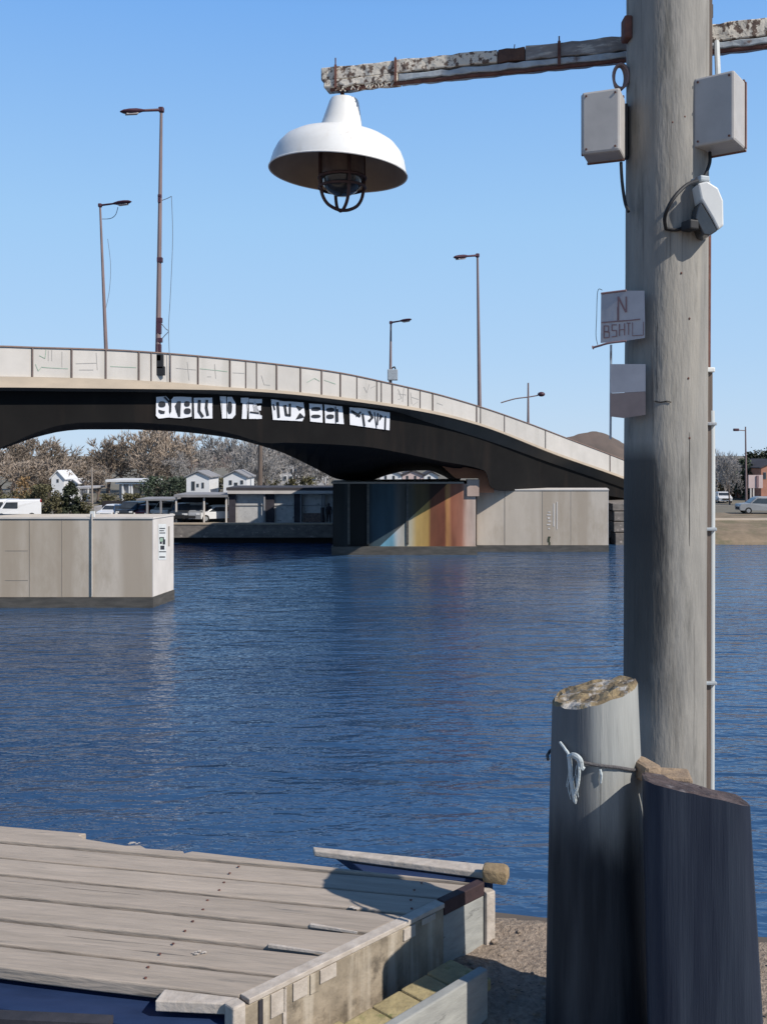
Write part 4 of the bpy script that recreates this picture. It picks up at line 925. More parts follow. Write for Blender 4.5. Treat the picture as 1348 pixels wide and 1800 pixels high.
# splinters and bird lime on deck
for (px, py, r) in ((237, 1483, 0.009), (622, 1597, 0.008), (350, 1675, 0.008)):
    p = G(px, py, -1.4); bm = bmesh.new()
    for i in range(7):
        bmesh.ops.create_icosphere(bm, subdivisions=1, radius=r*random.uniform(0.3, 0.8), matrix=Matrix.Translation(p+Vector((random.uniform(-2, 2)*r, random.uniform(-1, 1)*r, 0.002))) @ Matrix.Diagonal((1.6, 1, 0.25, 1)))
    obj('pale_splinter', bm, M['edge_strip'], dock, smooth=True)
for (a_, b_) in (((546, 1627), (628, 1640)), ((473, 1663), (575, 1677))):
    pa, pb = G(*a_, -1.4), G(*b_, -1.4); nn = Vector((-(pb-pa).y, (pb-pa).x, 0)).normalized()*0.006
    bm = bmesh.new(); hexa(bm, [pa-nn+Vector((0, 0, -0.002)), pb-nn*0.3+Vector((0, 0, -0.002)), pb+nn*0.3+Vector((0, 0, -0.002)), pa+nn+Vector((0, 0, -0.002)), pa-nn+Vector((0, 0, 0.006)), pb-nn*0.3+Vector((0, 0, 0.004)), pb+nn*0.3+Vector((0, 0, 0.004)), pa+nn+Vector((0, 0, 0.006))]); obj('batten_sliver', bm, M['edge_strip'], dock)
# low step beside the dock
s0 = G(692, 1788, -1.45); s1 = G(843, 1697, -1.45)
sd = (s1-s0).normalized(); sn = Vector((sd.y, -sd.x, 0))
stp = thing('low_step', 'low step with yellowed treads and grey riser board beside the dock', 'step', (0.2, 2.75, ZW))
def sbox(bm, a0, a1, o0, o1, z0, z1):
    v = lambda s, o_, z: Vector((s1.x, s1.y, 0))+sd*s+sn*o_+Vector((0, 0, z))
    hexa(bm, [v(a0, o0, z0), v(a1, o0, z0), v(a1, o1, z0), v(a0, o1, z0), v(a0, o0, z1), v(a1, o0, z1), v(a1, o1, z1), v(a0, o1, z1)])
bm = bmesh.new(); sbox(bm, -2.2, 0, 0, 0.03, ZW-0.06, E-1.45); obj('riser_board', bm, M['grey_board'], stp, bevel=0.004)
for i in range(7):
    a1 = 0.06-i*0.115; bm = bmesh.new(); sbox(bm, a1-0.11, a1, -0.155+random.uniform(-.004, .004), -0.004, E-1.545+random.uniform(-.004, .004), E-1.505+random.uniform(-.008, .006)); obj('tread_board', bm, M['straw'], stp, bevel=0.006)

# ------------------------------------------------------------------ mooring piles
def pile(name, label, top_c, bot_c, r_t, r_b, slope, m_side, m_top, rough_amp, slope_y=0.0, rag=0.0, sq=2.0, turn=0.0):
    t = thing(name, label, 'mooring pile', bot_c)
    tc, bc = Vector(top_c), Vector(bot_c)
    n = 40; k = 26; bm = bmesh.new(); rings = []
    for i in range(k+1):
        f_ = i/k; c = bc.lerp(tc, f_); r = r_b+(r_t-r_b)*f_
        ring = []
        for j in range(n):
            a = 2*math.pi*j/n
            rr = r*(1+0.025*mnoise.noise((math.cos(a)*1.5, math.sin(a)*1.5, c.z*1.3+r_b*50))+0.012*mnoise.noise((math.cos(a)*7, math.sin(a)*7, c.z*2)))
            if sq > 2: rr /= (abs(math.cos(a-turn))**sq+abs(math.sin(a-turn))**sq)**(1/sq)
            p = Vector((c.x+rr*math.cos(a), c.y+rr*math.sin(a), c.z))
            p.z += (slope*rr*math.cos(a)+slope_y*rr*math.sin(a))*f_**6
            if i >= k-1: p.z += rag*(mnoise.noise((math.cos(a)*3.1, math.sin(a)*3.1, r_b*9))*1.0+0.7*mnoise.noise((math.cos(a)*9, math.sin(a)*9, 4)))*(1 if i == k else 0.4)
            ring.append(bm.verts.new(p))
        rings.append(ring)
    for a, b in zip(rings, rings[1:]):
        for j in range(n): bm.faces.new((a[j], a[(j+1) % n], b[(j+1) % n], b[j]))
    bm.faces.new(rings[0][::-1])
    rim = [v.co.copy() for v in rings[-1]]
    obj('shaft', bm, m_side, t, smooth=True)
    bm = bmesh.new(); prev = [bm.verts.new(v) for v in rim]
    cc = sum(rim, Vector())/n
    for f_ in (0.94, 0.82, 0.66, 0.5, 0.34, 0.16):
        cur = []
        for v in rim:
            p = cc+(v-cc)*f_
            p.z += rough_amp*(mnoise.noise(p*16)+0.6*mnoise.noise(p*45))+rough_amp*0.2
            cur.append(bm.verts.new(p))
        for j in range(n): bm.faces.new((prev[j], prev[(j+1) % n], cur[(j+1) % n], cur[j]))
        prev = cur
    bm.faces.new(prev)
    obj('end_grain', bm, m_top, t)
    return t
dp = 2.7
zc = E-(1217-HY)/F*dp
zb_ = ZW-0.03
mp_l = pile_mat('pale_worn_pile', (0.36, 0.365, 0.345), (0.040, 0.046, 0.054), 0.05+0.47, 0.05+0.70, (0.012, 0.016, 0.022), flank=-0.06)  # lower shaft colour darkened for stain and painted-in shadow
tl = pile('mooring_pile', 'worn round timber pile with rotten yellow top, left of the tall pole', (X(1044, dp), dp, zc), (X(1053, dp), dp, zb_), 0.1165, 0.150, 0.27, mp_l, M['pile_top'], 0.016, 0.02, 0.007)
dq = 2.45
mp_r = pile_mat('blue_black_pile', (0.052, 0.062, 0.080), (0.030, 0.040, 0.060), E-1.45, E-0.85, (0.012, 0.018, 0.034))  # blue-black colour over the whole pile, darker towards the bottom
zc2 = E-(1387-HY)/F*dq
tr = pile('mooring_pile', 'black pile with dark sloping top in front of the tall pole', (X(1219, dq), dq, zc2), (X(1239, dq), dq, zb_), 0.124, 0.136, -0.22, mp_r, M['dark_top'], 0.008, -0.17, 0.003, 6.0, R(-12))
# long check cracks on left pile
for (px, y0, y1) in ((1078, 1232, 1400), (1056, 1340, 1385), (1101, 1350, 1410)):
    bm = bmesh.new(); pts = []
    for i in range(9):
        y = y0+(y1-y0)*i/8; ppx = px+2.5*mnoise.noise((i*0.6, px, 0))
        x = X(ppx, dp); rr = 0.1185+0.0165*max(0, (y-1217)/600); c = X(1044.5, dp)
        dx = x-c; yy = dp-math.sqrt(max(rr*rr-dx*dx, 0.0001))
        pts.append(Vector((X(ppx, yy), yy-0.0005, E-(y-HY)/F*yy)))
    tube(bm, pts, [0.001]+[0.0026]*7+[0.0008], 5); obj('check_crack', bm, M['wire'], tl)
# rope round the left pile
rp = thing('mooring_rope', 'frayed grey rope tied round the worn pile with pale loose ends', 'rope', (X(1050, dp), dp-0.13, E-0.9))
def on_pile(px, y, out=0.006):
    c = X(1044.5, dp); rr = 0.121+0.012*max(0, (y-1217)/600)+out
    x = X(px, dp-0.08); dx = max(-rr*0.999, min(rr*0.999, x-c)); yy = dp-math.sqrt(rr*rr-dx*dx)
    return Vector((c+dx, yy, E-(y-HY)/F*yy))
bm = bmesh.new(); tube(bm, [on_pile(px, y) for px, y in ((1008, 1337), (1022, 1341), (1040, 1345), (1058, 1347), (1078, 1349), (1098, 1352), (1114, 1354))], 0.0045, 8)
c = Vector((X(1044.5, dp), dp, 0)); zz0 = on_pile(1114, 1354).z
tube(bm, [Vector((c.x+0.130*math.cos(a), c.y+0.130*math.sin(a), zz0+0.008*math.sin(a))) for a in [R(-35)+R(215)*i/16 for i in range(17)]], 0.0045, 8)
obj('rope_loop', bm, M['rope_dark'], rp, smooth=True)
bm = bmesh.new()
tube(bm, smooth_pts([on_pile(985, 1305, 0.008), on_pile(991, 1316, 0.012), on_pile(997, 1330, 0.014), on_pile(1000, 1370, 0.014), on_pile(1007, 1413, 0.01)]), [0.004]*12+[0.006]*12+[0.002], 7)
tube(bm, smooth_pts([on_pile(997, 1328, 0.014), on_pile(1008, 1334, 0.02), on_pile(1012, 1350, 0.018), on_pile(1010, 1380, 0.016), on_pile(1004, 1400, 0.014)]), 0.004, 7)
tube(bm, smooth_pts([on_pile(996, 1330, 0.014), on_pile(1004, 1327, 0.02), on_pile(1013, 1335, 0.02), on_pile(1016, 1348, 0.014), on_pile(1020, 1352, 0.012)]), 0.0065, 7)
for i in range(9):
    x0 = 998+random.uniform(-3, 12); y0 = 1340+random.uniform(0, 30)
    tube(bm, smooth_pts([on_pile(x0, y0, 0.012), on_pile(x0+random.uniform(-5, 5), y0+15, 0.018), on_pile(x0+random.uniform(-6, 6), y0+random.uniform(30, 50), 0.014)], 3), 0.0012, 5)
tube(bm, smooth_pts([on_pile(1047, 1352, 0.006), on_pile(1049, 1365, 0.008), on_pile(1048, 1378, 0.006)]), [0.004]*6+[0.003]*6+[0.001], 6)
obj('frayed_end', bm, M['rope'], rp, smooth=True)
# weathered wood stub between piles and pole
bm = bmesh.new(); dz_ = 2.62
box(bm, U(1132, 1354, dz_), (0.05, 0.1, 0.05), rz=R(15), bev=0.014)
for v in bm.verts: v.co += Vector((mnoise.noise(v.co*30), mnoise.noise(v.co*30+Vector((5, 0, 0))), mnoise.noise(v.co*30+Vector((0, 5, 0)))))*0.010
box(bm, U(1170, 1364, dz_+0.02), (0.13, 0.09, 0.022), rz=R(-10), bev=0.008)
tag(obj('wood_stub', bm, mat('split_tan_wood', (0.36, 0.26, 0.17), (0.2, 0.15, 0.11), ns=25, rough=0.95, bump=0.6)), 'split tan timber stub wedged between the two piles and the pole', 'timber stub')

# ------------------------------------------------------------------ utility pole
DP = 3.55; RP = 70/F*DP
pole = thing('utility_pole', 'tall grey weathered timber pole rising out of frame at right', 'pole', (X(1167, DP), DP, 0))
bm = bmesh.new(); n = 64; k = 90; rings = []
zb0, zt0 = -0.6, E+2.6
for i in range(k+1):
    z = zb0+(zt0-zb0)*i/k; cxp = X(1167+5*max(0, min(1, (z-(E-1))/2.6)), DP)
    ring = []
    for j in range(n):
        a = 2*math.pi*j/n
        rr = RP*(1+0.022*mnoise.noise((math.cos(a)*1.3, math.sin(a)*1.3, z*1.1))+0.012*mnoise.noise((math.cos(a)*9, math.sin(a)*9, z*0.6)))
        ring.append(bm.verts.new((cxp+rr*math.cos(a), DP+rr*math.sin(a), z)))
    rings.append(ring)
for a, b in zip(rings, rings[1:]):
    for j in range(n): bm.faces.new((a[j], a[(j+1) % n], b[(j+1) % n], b[j]))
bm.faces.new(rings[0][::-1]); bm.faces.new(rings[-1])
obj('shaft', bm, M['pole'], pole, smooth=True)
bm = bmesh.new(); box(bm, U(1101, 52, DP-0.02), (0.03, 0.06, 0.085), bev=0.008); obj('rusty_bracket', bm, M['rust'], pole)
def on_pole(px, y, out=0.004):
    c = X(1169, DP); x = X(px, DP-0.1); dx = max(-RP*0.998, min(RP*0.998, x-c)); yy = DP-math.sqrt(RP*RP-dx*dx)-out
    return Vector((c+dx, yy, E-(y-HY)/F*yy))
for px, y0, y1, r_ in ((1150, 560, 700, 0.0012), (1190, 180, 330, 0.001), (1205, 760, 960, 0.0012), (1165, 900, 1120, 0.001), (1215, 40, 150, 0.0014), (1180, 1050, 1250, 0.0011), (1135, 1000, 1200, 0.001)):
    bm = bmesh.new(); tube(bm, [on_pole(px+2*mnoise.noise((i*0.5, px, 0)), y0+(y1-y0)*i/10, -0.0004) for i in range(11)], [0.0004]+[r_]*9+[0.0004], 5); obj('check_crack', bm, M['wire'], pole)
for px, y in ((1203, 665), (1205, 560), (1168, 1105), (1190, 480), (1205, 770), (1196, 205), (1175, 215)):
    bm = bmesh.new(); bmesh.ops.create_icosphere(bm, subdivisions=1, radius=0.005, matrix=Matrix.Translation(on_pole(px, y, 0.0)) @ Matrix.Diagonal((0.8, 0.5, 1, 1)))
    obj('nail_head', bm, M['rust'], pole, smooth=True)
bm = bmesh.new(); tube(bm, [on_pole(px, y, 0.003) for px, y in ((1146, 705), (1155, 707), (1165, 705), (1172, 707))], 0.002, 5); obj('staple', bm, M['wire'], pole)
# battens and conduits on its right flank
bm = bmesh.new(); dC = DP-0.02
tube(bm, [U(1243.5, 412, dC), U(1242.5, 652, dC)], 0.0115, 10); obj('rust_conduit', bm, M['rust'], pole, smooth=True)
bm = bmesh.new(); box(bm, (U(1241, 1000, dC).x, dC, (U(0, 655, dC).z+U(0, 1480, dC).z)/2), (0.034, 0.04, U(0, 655, dC).z-U(0, 1480, dC).z), bev=0.004); obj('batten', bm, M['brown_strip'], pole)
bm = bmesh.new(); box(bm, U(1240.5, 651, dC-0.005), (0.048, 0.055, 0.018), bev=0.004); obj('conduit_collar', bm, M['white_plastic'], pole)
bm = bmesh.new(); tube(bm, smooth_pts([U(1249.5, 722, dC-0.01), U(1250.5, 800, dC-0.01), U(1250, 1100, dC-0.01), U(1249, 1500, dC-0.01)]), 0.0115, 10); obj('white_conduit', bm, M['white_pipe'], pole, smooth=True)
bm = bmesh.new()
for y in (745, 930, 1200): box(bm, U(1244, y, dC-0.02), (0.055, 0.03, 0.012), bev=0.003)
obj('conduit_clip', bm, M['steel_blue'], pole)
bm = bmesh.new(); tube(bm, smooth_pts([U(1232, 1100, dC-0.06), U(1228, 1140, dC-0.07), U(1233, 1200, dC-0.06)]), 0.006, 7); obj('loose_strap', bm, M['white_pipe'], pole, smooth=True)
bm = bmesh.new(); box(bm, U(1243, 60, DP-0.015), (0.02, 0.05, 0.36), bev=0.003); obj('back_batten', bm, M['brown_strip'], pole)
bm = bmesh.new(); box(bm, U(1248, 22, DP), (0.012, 0.03, 0.05), bev=0.003); obj('bolt_plate', bm, M['wire'], pole)
bm = bmesh.new(); box(bm, U(1240, 118, DP-0.05), (0.012, 0.02, 0.06), bev=0.003); obj('bolt_plate', bm, M['wire'], pole)

# crossarm with lamp
zA_ = 1.58
La = Vector((X(570, 4.1), 4.1, E+zA_)); Rb = Vector((X(1300, 3.68), 3.68, E+zA_)); ad = (Rb-La); ad.z = 0; ad.normalize(); an_ = Vector((-ad.y, ad.x, 0))
Re = La+ad*2.35
arm = thing('lamp_crossarm', 'peeling timber crossarm bolted behind the pole carrying the shade lamp', 'crossarm', La)
def abox(bm, s0, s1, y0, y1, z0, z1):
    v = lambda s, o_, z: La+ad*s+an_*o_+Vector((0, 0, z))
    hexa(bm, [v(s0, y0, z0), v(s1, y0, z0), v(s1, y1, z0), v(s0, y1, z0), v(s0, y0, z1), v(s1, y0, z1), v(s1, y1, z1), v(s0, y1, z1)])
def s_px(px): # run coordinate where column px meets the arm
    tt = (px-CX)/F; # La+ad*s : x = tt*y
    return (tt*La.y-La.x)/(ad.x-tt*ad.y)
def arm_seg(name, p0, p1, z0, z1, m_, y0=-0.045, y1=0.045):
    bm = bmesh.new(); a0, a1 = s_px(p0), s_px(p1)
    k = max(2, int((a1-a0)/0.03))
    rings = []
    for i in range(k+1):
        s = a0+(a1-a0)*i/k
        jit = lambda q: 0.005*mnoise.noise((s*22, q*7.7, 3.3))+0.004*mnoise.noise((s*70, q*3.7, 1.3))
        rings.append([bm.verts.new(La+ad*s+an_*(yy+jit(1+j))+Vector((0, 0, zz+jit(5+j)))) for j, (yy, zz) in enumerate(((y0, z0), (y1, z0), (y1, z1), (y0, z1)))])
    for a, b in zip(rings, rings[1:]):
        for j in range(4): bm.faces.new((a[j], a[(j+1) % 4], b[(j+1) % 4], b[j]))
    bm.faces.new(rings[0][::-1]); bm.faces.new(rings[-1])
    return obj(name, bm, m_, arm, bevel=0.004)
arm_seg('painted_timber', 570, 876, -0.008, 0.044, M['peel'])
arm_seg('bare_timber', 877, 924, -0.010, 0.043, M['arm_brown'])
arm_seg('grey_timber', 925, 1246, -0.012, 0.046, M['arm_grey'])
arm_seg('painted_timber', 1247, 1420, -0.012, 0.056, M['peel'])
arm_seg('lower_rail', 575, 703, -0.042, -0.0105, M['peel'], -0.05, 0.03)
arm_seg('steel_strip', 704, 1420, -0.040, -0.0145, M['steel_blue'], -0.043, 0.03)
bm = bmesh.new(); tube(bm, [La+ad*s_px(px)+an_*(-0.03)+Vector((0, 0, -0.047+0.003*mnoise.noise((px*0.02, 0, 0)))) for px in range(585, 1440, 20)], 0.0085, 8); obj('underside_conduit', bm, M['rust'], arm, smooth=True)
for px, up_ in ((596, 0.015), (700, -0.05), (984, 0.005)):
    bm = bmesh.new(); s = s_px(px); c = La+ad*s-an_*0.050
    box(bm, c+Vector((0, 0, 0.0)), (0.010, 0.010, 0.095)); tube(bm, [c+Vector((0, 0, 0.05)), c+Vector((0, 0, 0.062+max(up_, -0.008)))], 0.003, 6); obj('arm_bolt', bm, M['rust'], arm)
bm = bmesh.new(); s = s_px(903); tube(bm, [La+ad*s+Vector((0, 0, 0.05)), La+ad*s+Vector((0.003, 0, 0.075))], 0.002, 5); obj('nail', bm, M['rust'], arm)
bm = bmesh.new()
for i in range(30):
    s = s_px(random.uniform(600, 700)); c = La+ad*s-an_*0.045+Vector((0, 0, -0.045))
    tube(bm, [c, c+Vector((random.uniform(-.02, .02), 0, -random.uniform(0.0, .02)))], 0.003, 4)
obj('hanging_flake', bm, M['peel'], arm)
# brace from arm to right box
bm = bmesh.new(); s = s_px(1257); p = La+ad*s-an_*0.05; tube(bm, [p+Vector((0, 0, -0.02)), U(1262, 150, 3.45)], 0.010, 8); obj('white_brace', bm, M['white_pipe'], arm, smooth=True)
arm_pole_bolt = None

lamp = None
sL = s_px(606); Lc = La+ad*sL
dL = Lc.y; pxm = dL/F
rimc = Vector((X(594.5, dL), dL, E-(304-HY)/F*dL))
lampt = thing('shade_lamp', 'white enamel bell shade lamp with rusty wire guard hanging from crossarm end', 'lamp', rimc)
rot = Matrix.Rotation(R(3.6), 3, 'Y')
prof = [(121, 0), (120.5, 4), (119, 10), (115.5, 24), (109, 38), (98, 51), (83, 60), (66, 66), (48, 69.5), (40, 73), (36.5, 81), (34, 92), (29, 112), (26, 124), (23.5, 129), (16, 132), (1, 133)]
bm = bmesh.new(); 
neck = lambda z: max(0.0, (z-63))/70*9
rings = []
c0 = rimc
for r_, z_ in prof:
    ring = []
    for j in range(64):
        a = 2*math.pi*j/64; v = rot @ Vector((r_*pxm*math.cos(a)+neck(z_)*pxm*0.35, r_*pxm*math.sin(a), z_*pxm)); ring.append(bm.verts.new(c0+v))
    rings.append(ring)
for a, b in zip(rings, rings[1:]):
    for j in range(64): bm.faces.new((a[j], a[(j+1) % 64], b[(j+1) % 64], b[j]))
obj('shade', bm, M['enamel'], lampt, smooth=True)
bm = bmesh.new(); lathe(bm, [(x*pxm, z*pxm) for x, z in [(120.3, -0.6), (118, 5), (113, 17), (105, 30), (95, 42), (80, 51), (60, 57), (36, 60), (2, 60)]], rimc, 64, rot); obj('shade_lining', bm, M['enamel_in'], lampt, smooth=True)
bm = bmesh.new(); tube(bm, [rimc+rot @ Vector((121.3*pxm*math.cos(2*math.pi*j/64), 121.3*pxm*math.sin(2*math.pi*j/64), -0.2*pxm)) for j in range(65)], 0.0032, 6, cap=False); obj('rolled_rim', bm, M['enamel'], lampt, smooth=True)
g0 = rimc+Vector((7*pxm, 0, 0))
bm = bmesh.new(); lathe(bm, [(x*pxm, z*pxm) for x, z in [(20, 58), (36, 40), (36, -8), (33, -22), (26, -32), (14, -39), (1, -41)]], g0, 24); obj('glass_jar', bm, M['dark_glass'], lampt, smooth=True)
bm = bmesh.new(); lathe(bm, [(x*pxm, z*pxm) for x, z in [(38.5, 50), (38.5, -4), (37, -10), (35.5, -10)]], g0, 24)
obj('jar_collar', bm, mat('brown_jar_collar', (0.16, 0.12, 0.10), (0.09, 0.065, 0.06), ns=25, rough=0.5), lampt, smooth=True)
bm = bmesh.new()
for k in range(4):
    a = R(20+90*k)
    pts = [g0+Vector((rr*pxm*math.cos(a), rr*pxm*math.sin(a), zz*pxm)) for rr, zz in ((40, 40), (40.5, 0), (40, -22), (36, -42), (27, -56), (12, -64), (0, -66))]
    tube(bm, smooth_pts(pts, 4), 0.0072, 7)
for rr, zz in ((41, -9), (40.5, -26)):
    tube(bm, [g0+Vector((rr*pxm*math.cos(2*math.pi*j/32), rr*pxm*math.sin(2*math.pi*j/32), zz*pxm)) for j in range(33)], 0.0062, 7, cap=False)
obj('wire_guard', bm, M['cage'], lampt, smooth=True)
nt_ = rimc+rot @ Vector((3.2*pxm, 0, 132*pxm))
bm = bmesh.new(); tube(bm, [nt_-Vector((0, 0, 0.008)), Vector((nt_.x-0.012, nt_.y, La.z-0.052))], 0.008, 8); obj('hanger', bm, M['rust'], lampt)

# junction boxes
def jbox(label, cpx, cpy, dd, w_, dpt, h_, phi, edges):
    c = U(cpx, cpy, dd); t = thing('junction_box', label, 'junction box', c-Vector((0, 0, h_/2)), 0, 'grey boxes on the pole')
    bm = bmesh.new(); box(bm, c, (w_, dpt, h_), rz=-phi, bev=0.009); obj('case', bm, M['box_grey'], t, smooth=False)
    fn = Vector((-math.sin(phi), -math.cos(phi), 0)); rt = Vector((math.cos(phi), -math.sin(phi), 0))
    bm = bmesh.new()
    for sx in edges:
        p = c+rt*(sx*(w_/2+0.001))+fn*(-dpt*0.30 if sx > 0 else dpt*0.30); box(bm, p, (0.007, 0.012, h_*0.97), rz=-phi, bev=0.001)
    p = c-fn*(dpt*0.28)+Vector((0, 0, h_/2+0.001)); box(bm, p, (w_*0.99, 0.012, 0.006), rz=-phi)
    p = c-fn*(dpt*0.38)-Vector((0, 0, h_/2+0.001)); box(bm, p, (w_*0.99, 0.012, 0.006), rz=-phi)
    obj('rusty_seam', bm, M['box_edge'], t)
    for sx in (-1, 1):
        for sz_ in (-1, 1):
            bm = bmesh.new(); p = c+fn*(dpt/2+0.001)+rt*(sx*(w_/2-0.017))+Vector((0, 0, sz_*(h_/2-0.017)))
            tube(bm, [p, p+fn*0.003], 0.0038, 8); obj('cover_screw', bm, M['rust'], t)
    return t, c, fn, rt
jl, cl, fl, rl = jbox('grey junction box with rust stains on the left side of pole', 1060.5, 223, 3.47, 0.135, 0.13, 0.222, R(22), (-1,))
bm = bmesh.new(); p = cl-fl*0.085+rl*0.03; box(bm, p, (0.09, 0.05, 0.19), rz=-R(22)); obj('mount', bm, M['wire'], jl)
jr, cr, fr_, rr_ = jbox('bright sided grey junction box on the right side of pole', 1266, 203, 3.44, 0.142, 0.165, 0.243, R(36), (1,))
bm = bmesh.new(); p = cr-fr_*0.095-rr_*0.04; box(bm, p, (0.06, 0.04, 0.17), rz=-R(36)); obj('mount', bm, M['wire'], jr)
# coil of cable above left box
bm = bmesh.new(); c = U(1088, 138, 3.55)
for k in range(3):
    tube(bm, [c+Vector(((0.020+0.004*k)*math.cos(2*math.pi*j/20), -0.012*k, 0.044*math.sin(2*math.pi*j/20))) for j in range(21)], 0.005, 6, cap=False)
tag(obj('cable_coil', bm, M['lamp_pole'], smooth=True), 'small coil of cable hung between crossarm and left junction box', 'cable coil')
bm = bmesh.new(); tube(bm, smooth_pts([U(1091, 285, 3.5), U(1093, 320, 3.5), U(1098, 355, 3.5), U(1104, 372, 3.47)]), 0.006, 7)
tag(obj('power_cable', bm, M['wire'], smooth=True), 'black cable running down pole from the left junction box', 'cable')
bm = bmesh.new(); tube(bm, smooth_pts([U(1247, 268, 3.45), U(1247, 285, 3.43), U(1240, 305, 3.42), U(1232, 318, 3.41)]), 0.006, 7)
tag(obj('power_cable', bm, M['wire'], smooth=True), 'short black cable between right junction box and floodlight', 'cable')
# floodlight
fd = 3.40
fl_t = thing('floodlight', 'small white floodlight with dark lens tilted on right edge of pole', 'floodlight', U(1245, 420, fd))
bm = bmesh.new()
prf = [(1226, 322), (1243, 318), (1262, 330), (1271, 352), (1272, 396), (1262, 404), (1252, 384), (1232, 350)]
fr = [bm.verts.new(U(x, y, fd-0.055)) for x, y in prf]; bk = [bm.verts.new(U(x, y, fd-0.055)+Vector((0.0, 0.10, 0))) for x, y in prf]
bm.faces.new(fr); bm.faces.new(bk[::-1])
for i in range(len(prf)): bm.faces.new((fr[i], fr[(i+1) % len(prf)], bk[(i+1) % len(prf)], bk[i]))
obj('housing', bm, M['white_plastic'], fl_t, bevel=0.006)
bm = bmesh.new()
prf = [(1231, 354), (1251, 386), (1261, 405), (1247, 414), (1236, 412), (1222, 384), (1226, 364)]
fr = [bm.verts.new(U(x, y, fd-0.05)) for x, y in prf]; bk = [bm.verts.new(U(x, y, fd-0.05)+Vector((0.0, 0.09, 0))) for x, y in prf]
bm.faces.new(fr); bm.faces.new(bk[::-1])
for i in range(len(prf)): bm.faces.new((fr[i], fr[(i+1) % len(prf)], bk[(i+1) % len(prf)], bk[i]))
obj('lens', bm, M['dark_glass'], fl_t, bevel=0.004)
bm = bmesh.new(); box(bm, U(1228, 318, fd), (0.04, 0.07, 0.022), rz=R(20), bev=0.006); box(bm, U(1238, 330, fd), (0.03, 0.04, 0.04), bev=0.006); obj('bracket', bm, M['steel_blue'], fl_t)
bm = bmesh.new(); box(bm, U(1212, 397, fd-0.035), (0.04, 0.05, 0.035), rz=R(25), bev=0.006); obj('sensor', bm, M['wire'], fl_t)
bm = bmesh.new(); tube(bm, smooth_pts([U(1225, 318, fd-0.04), U(1205, 326, fd-0.10), U(1182, 350, fd-0.13), U(1168, 380, fd-0.10), on_pole(1163, 402, 0.006)]), 0.0065, 8); obj('lead', bm, M['wire'], fl_t, smooth=True)
bm = bmesh.new(); tube(bm, smooth_pts([on_pole(1163, 402, 0.006), on_pole(1180, 404, 0.006), on_pole(1200, 398, 0.01)]), 0.006, 8); obj('lead', bm, M['wire'], fl_t, smooth=True)

# notice plates on left flank of the pole
ds = DP-0.145
sg = thing('notice_plate', 'bent grey notice plate with faded maroon lettering on left flank of pole', 'notice', U(1090, 610, ds))
def splate(pts, dd0, slope, name, m_, parent, th=0.004):
    bm = bmesh.new()
    f_ = lambda x: dd0+(1130-x)/F*dd0*slope
    a = [bm.verts.new(U(x, y, f_(x))) for x, y in pts]; b = [bm.verts.new(U(x, y, f_(x)+th)) for x, y in pts]
    bm.faces.new(a); bm.faces.new(b[::-1])
    for i in range(len(pts)): bm.faces.new((a[i], a[(i+1) % len(pts)], b[(i+1) % len(pts)], b[i]))
    return obj(name, bm, m_, parent)
splate([(1055, 603), (1100, 599), (1133, 594), (1133, 560), (1132, 511), (1100, 511), (1056, 516)], ds, 0.55, 'plate', M['sign_grey'], sg)
def sstroke(bm, pts, wd, dd0, slope, off):
    f_ = lambda x: dd0+(1130-x)/F*dd0*slope-off
    for (x0, y0), (x1, y1) in zip(pts, pts[1:]):
        l = math.hypot(x1-x0, y1-y0) or 1; nx, ny = -(y1-y0)/l*wd/2, (x1-x0)/l*wd/2; ex, ey = (x1-x0)/l*wd*0.3, (y1-y0)/l*wd*0.3
        bm.faces.new([bm.verts.new(U(x, y, f_(x))) for x, y in ((x0+nx-ex, y0+ny-ey), (x1+nx+ex, y1+ny+ey), (x1-nx+ex, y1-ny+ey), (x0-nx-ex, y0-ny-ey))])
bm = bmesh.new()
for pts, wd in (([(1086, 562), (1086, 522)], 2.6), ([(1086, 522), (1099, 548)], 3), ([(1100, 548), (1100, 522)], 2.6), ([(1057, 567), (1080, 565), (1108, 563), (1124, 561)], 2.0), ([(1085, 563), (1085, 540)], 1.6),
                ([(1061, 573), (1061, 594)], 2), ([(1061, 573), (1069, 573), (1069, 582), (1062, 583), (1070, 584), (1070, 593), (1061, 594)], 1.8), ([(1075, 571), (1083, 571)], 1.6), ([(1075, 571), (1075, 581), (1083, 581), (1083, 591), (1075, 592)], 1.8),
                ([(1088, 570), (1088, 590)], 2), ([(1088, 580), (1096, 579)], 1.6), ([(1097, 569), (1097, 589)], 2), ([(1101, 568), (1107, 568)], 1.6), ([(1104, 568), (1104, 588)], 1.8), ([(1111, 567), (1111, 590), (1130, 589), (1130, 566)], 1.2)):
    sstroke(bm, pts, wd, ds, 0.55, 0.003)
obj('lettering', bm, M['sign_red'], sg)
bm = bmesh.new(); f_ = lambda x: ds+(1130-x)/F*ds*0.55
tube(bm, smooth_pts([U(1041, 611, f_(1041)), U(1052, 608, f_(1052)), U(1070, 603, f_(1070)), U(1100, 599.5, f_(1100))]), [0.0075, 0.0065]+[0.004]*17, 7); tube(bm, [U(1056, 516, f_(1056)), U(1100, 510.5, f_(1100))], 0.004, 6); obj('plate_edge', bm, M['sign_red'], sg, smooth=True)
bm = bmesh.new(); tube(bm, smooth_pts([U(1058, 510, f_(1050)), U(1050, 512, f_(1050)), U(1048, 560, f_(1048)), U(1047, 590, f_(1047)), U(1050, 606, f_(1052))]), 0.0012, 5); obj('wire_tie', bm, M['wire'], sg)
s2 = thing('notice_plate', 'lower plain plate with brown lower band on a thin rod beside the pole', 'notice', U(1090, 735, ds))
splate([(1072, 691), (1134, 688), (1134, 640), (1072, 640)], ds, 0.5, 'plate', M['sign_grey'], s2)
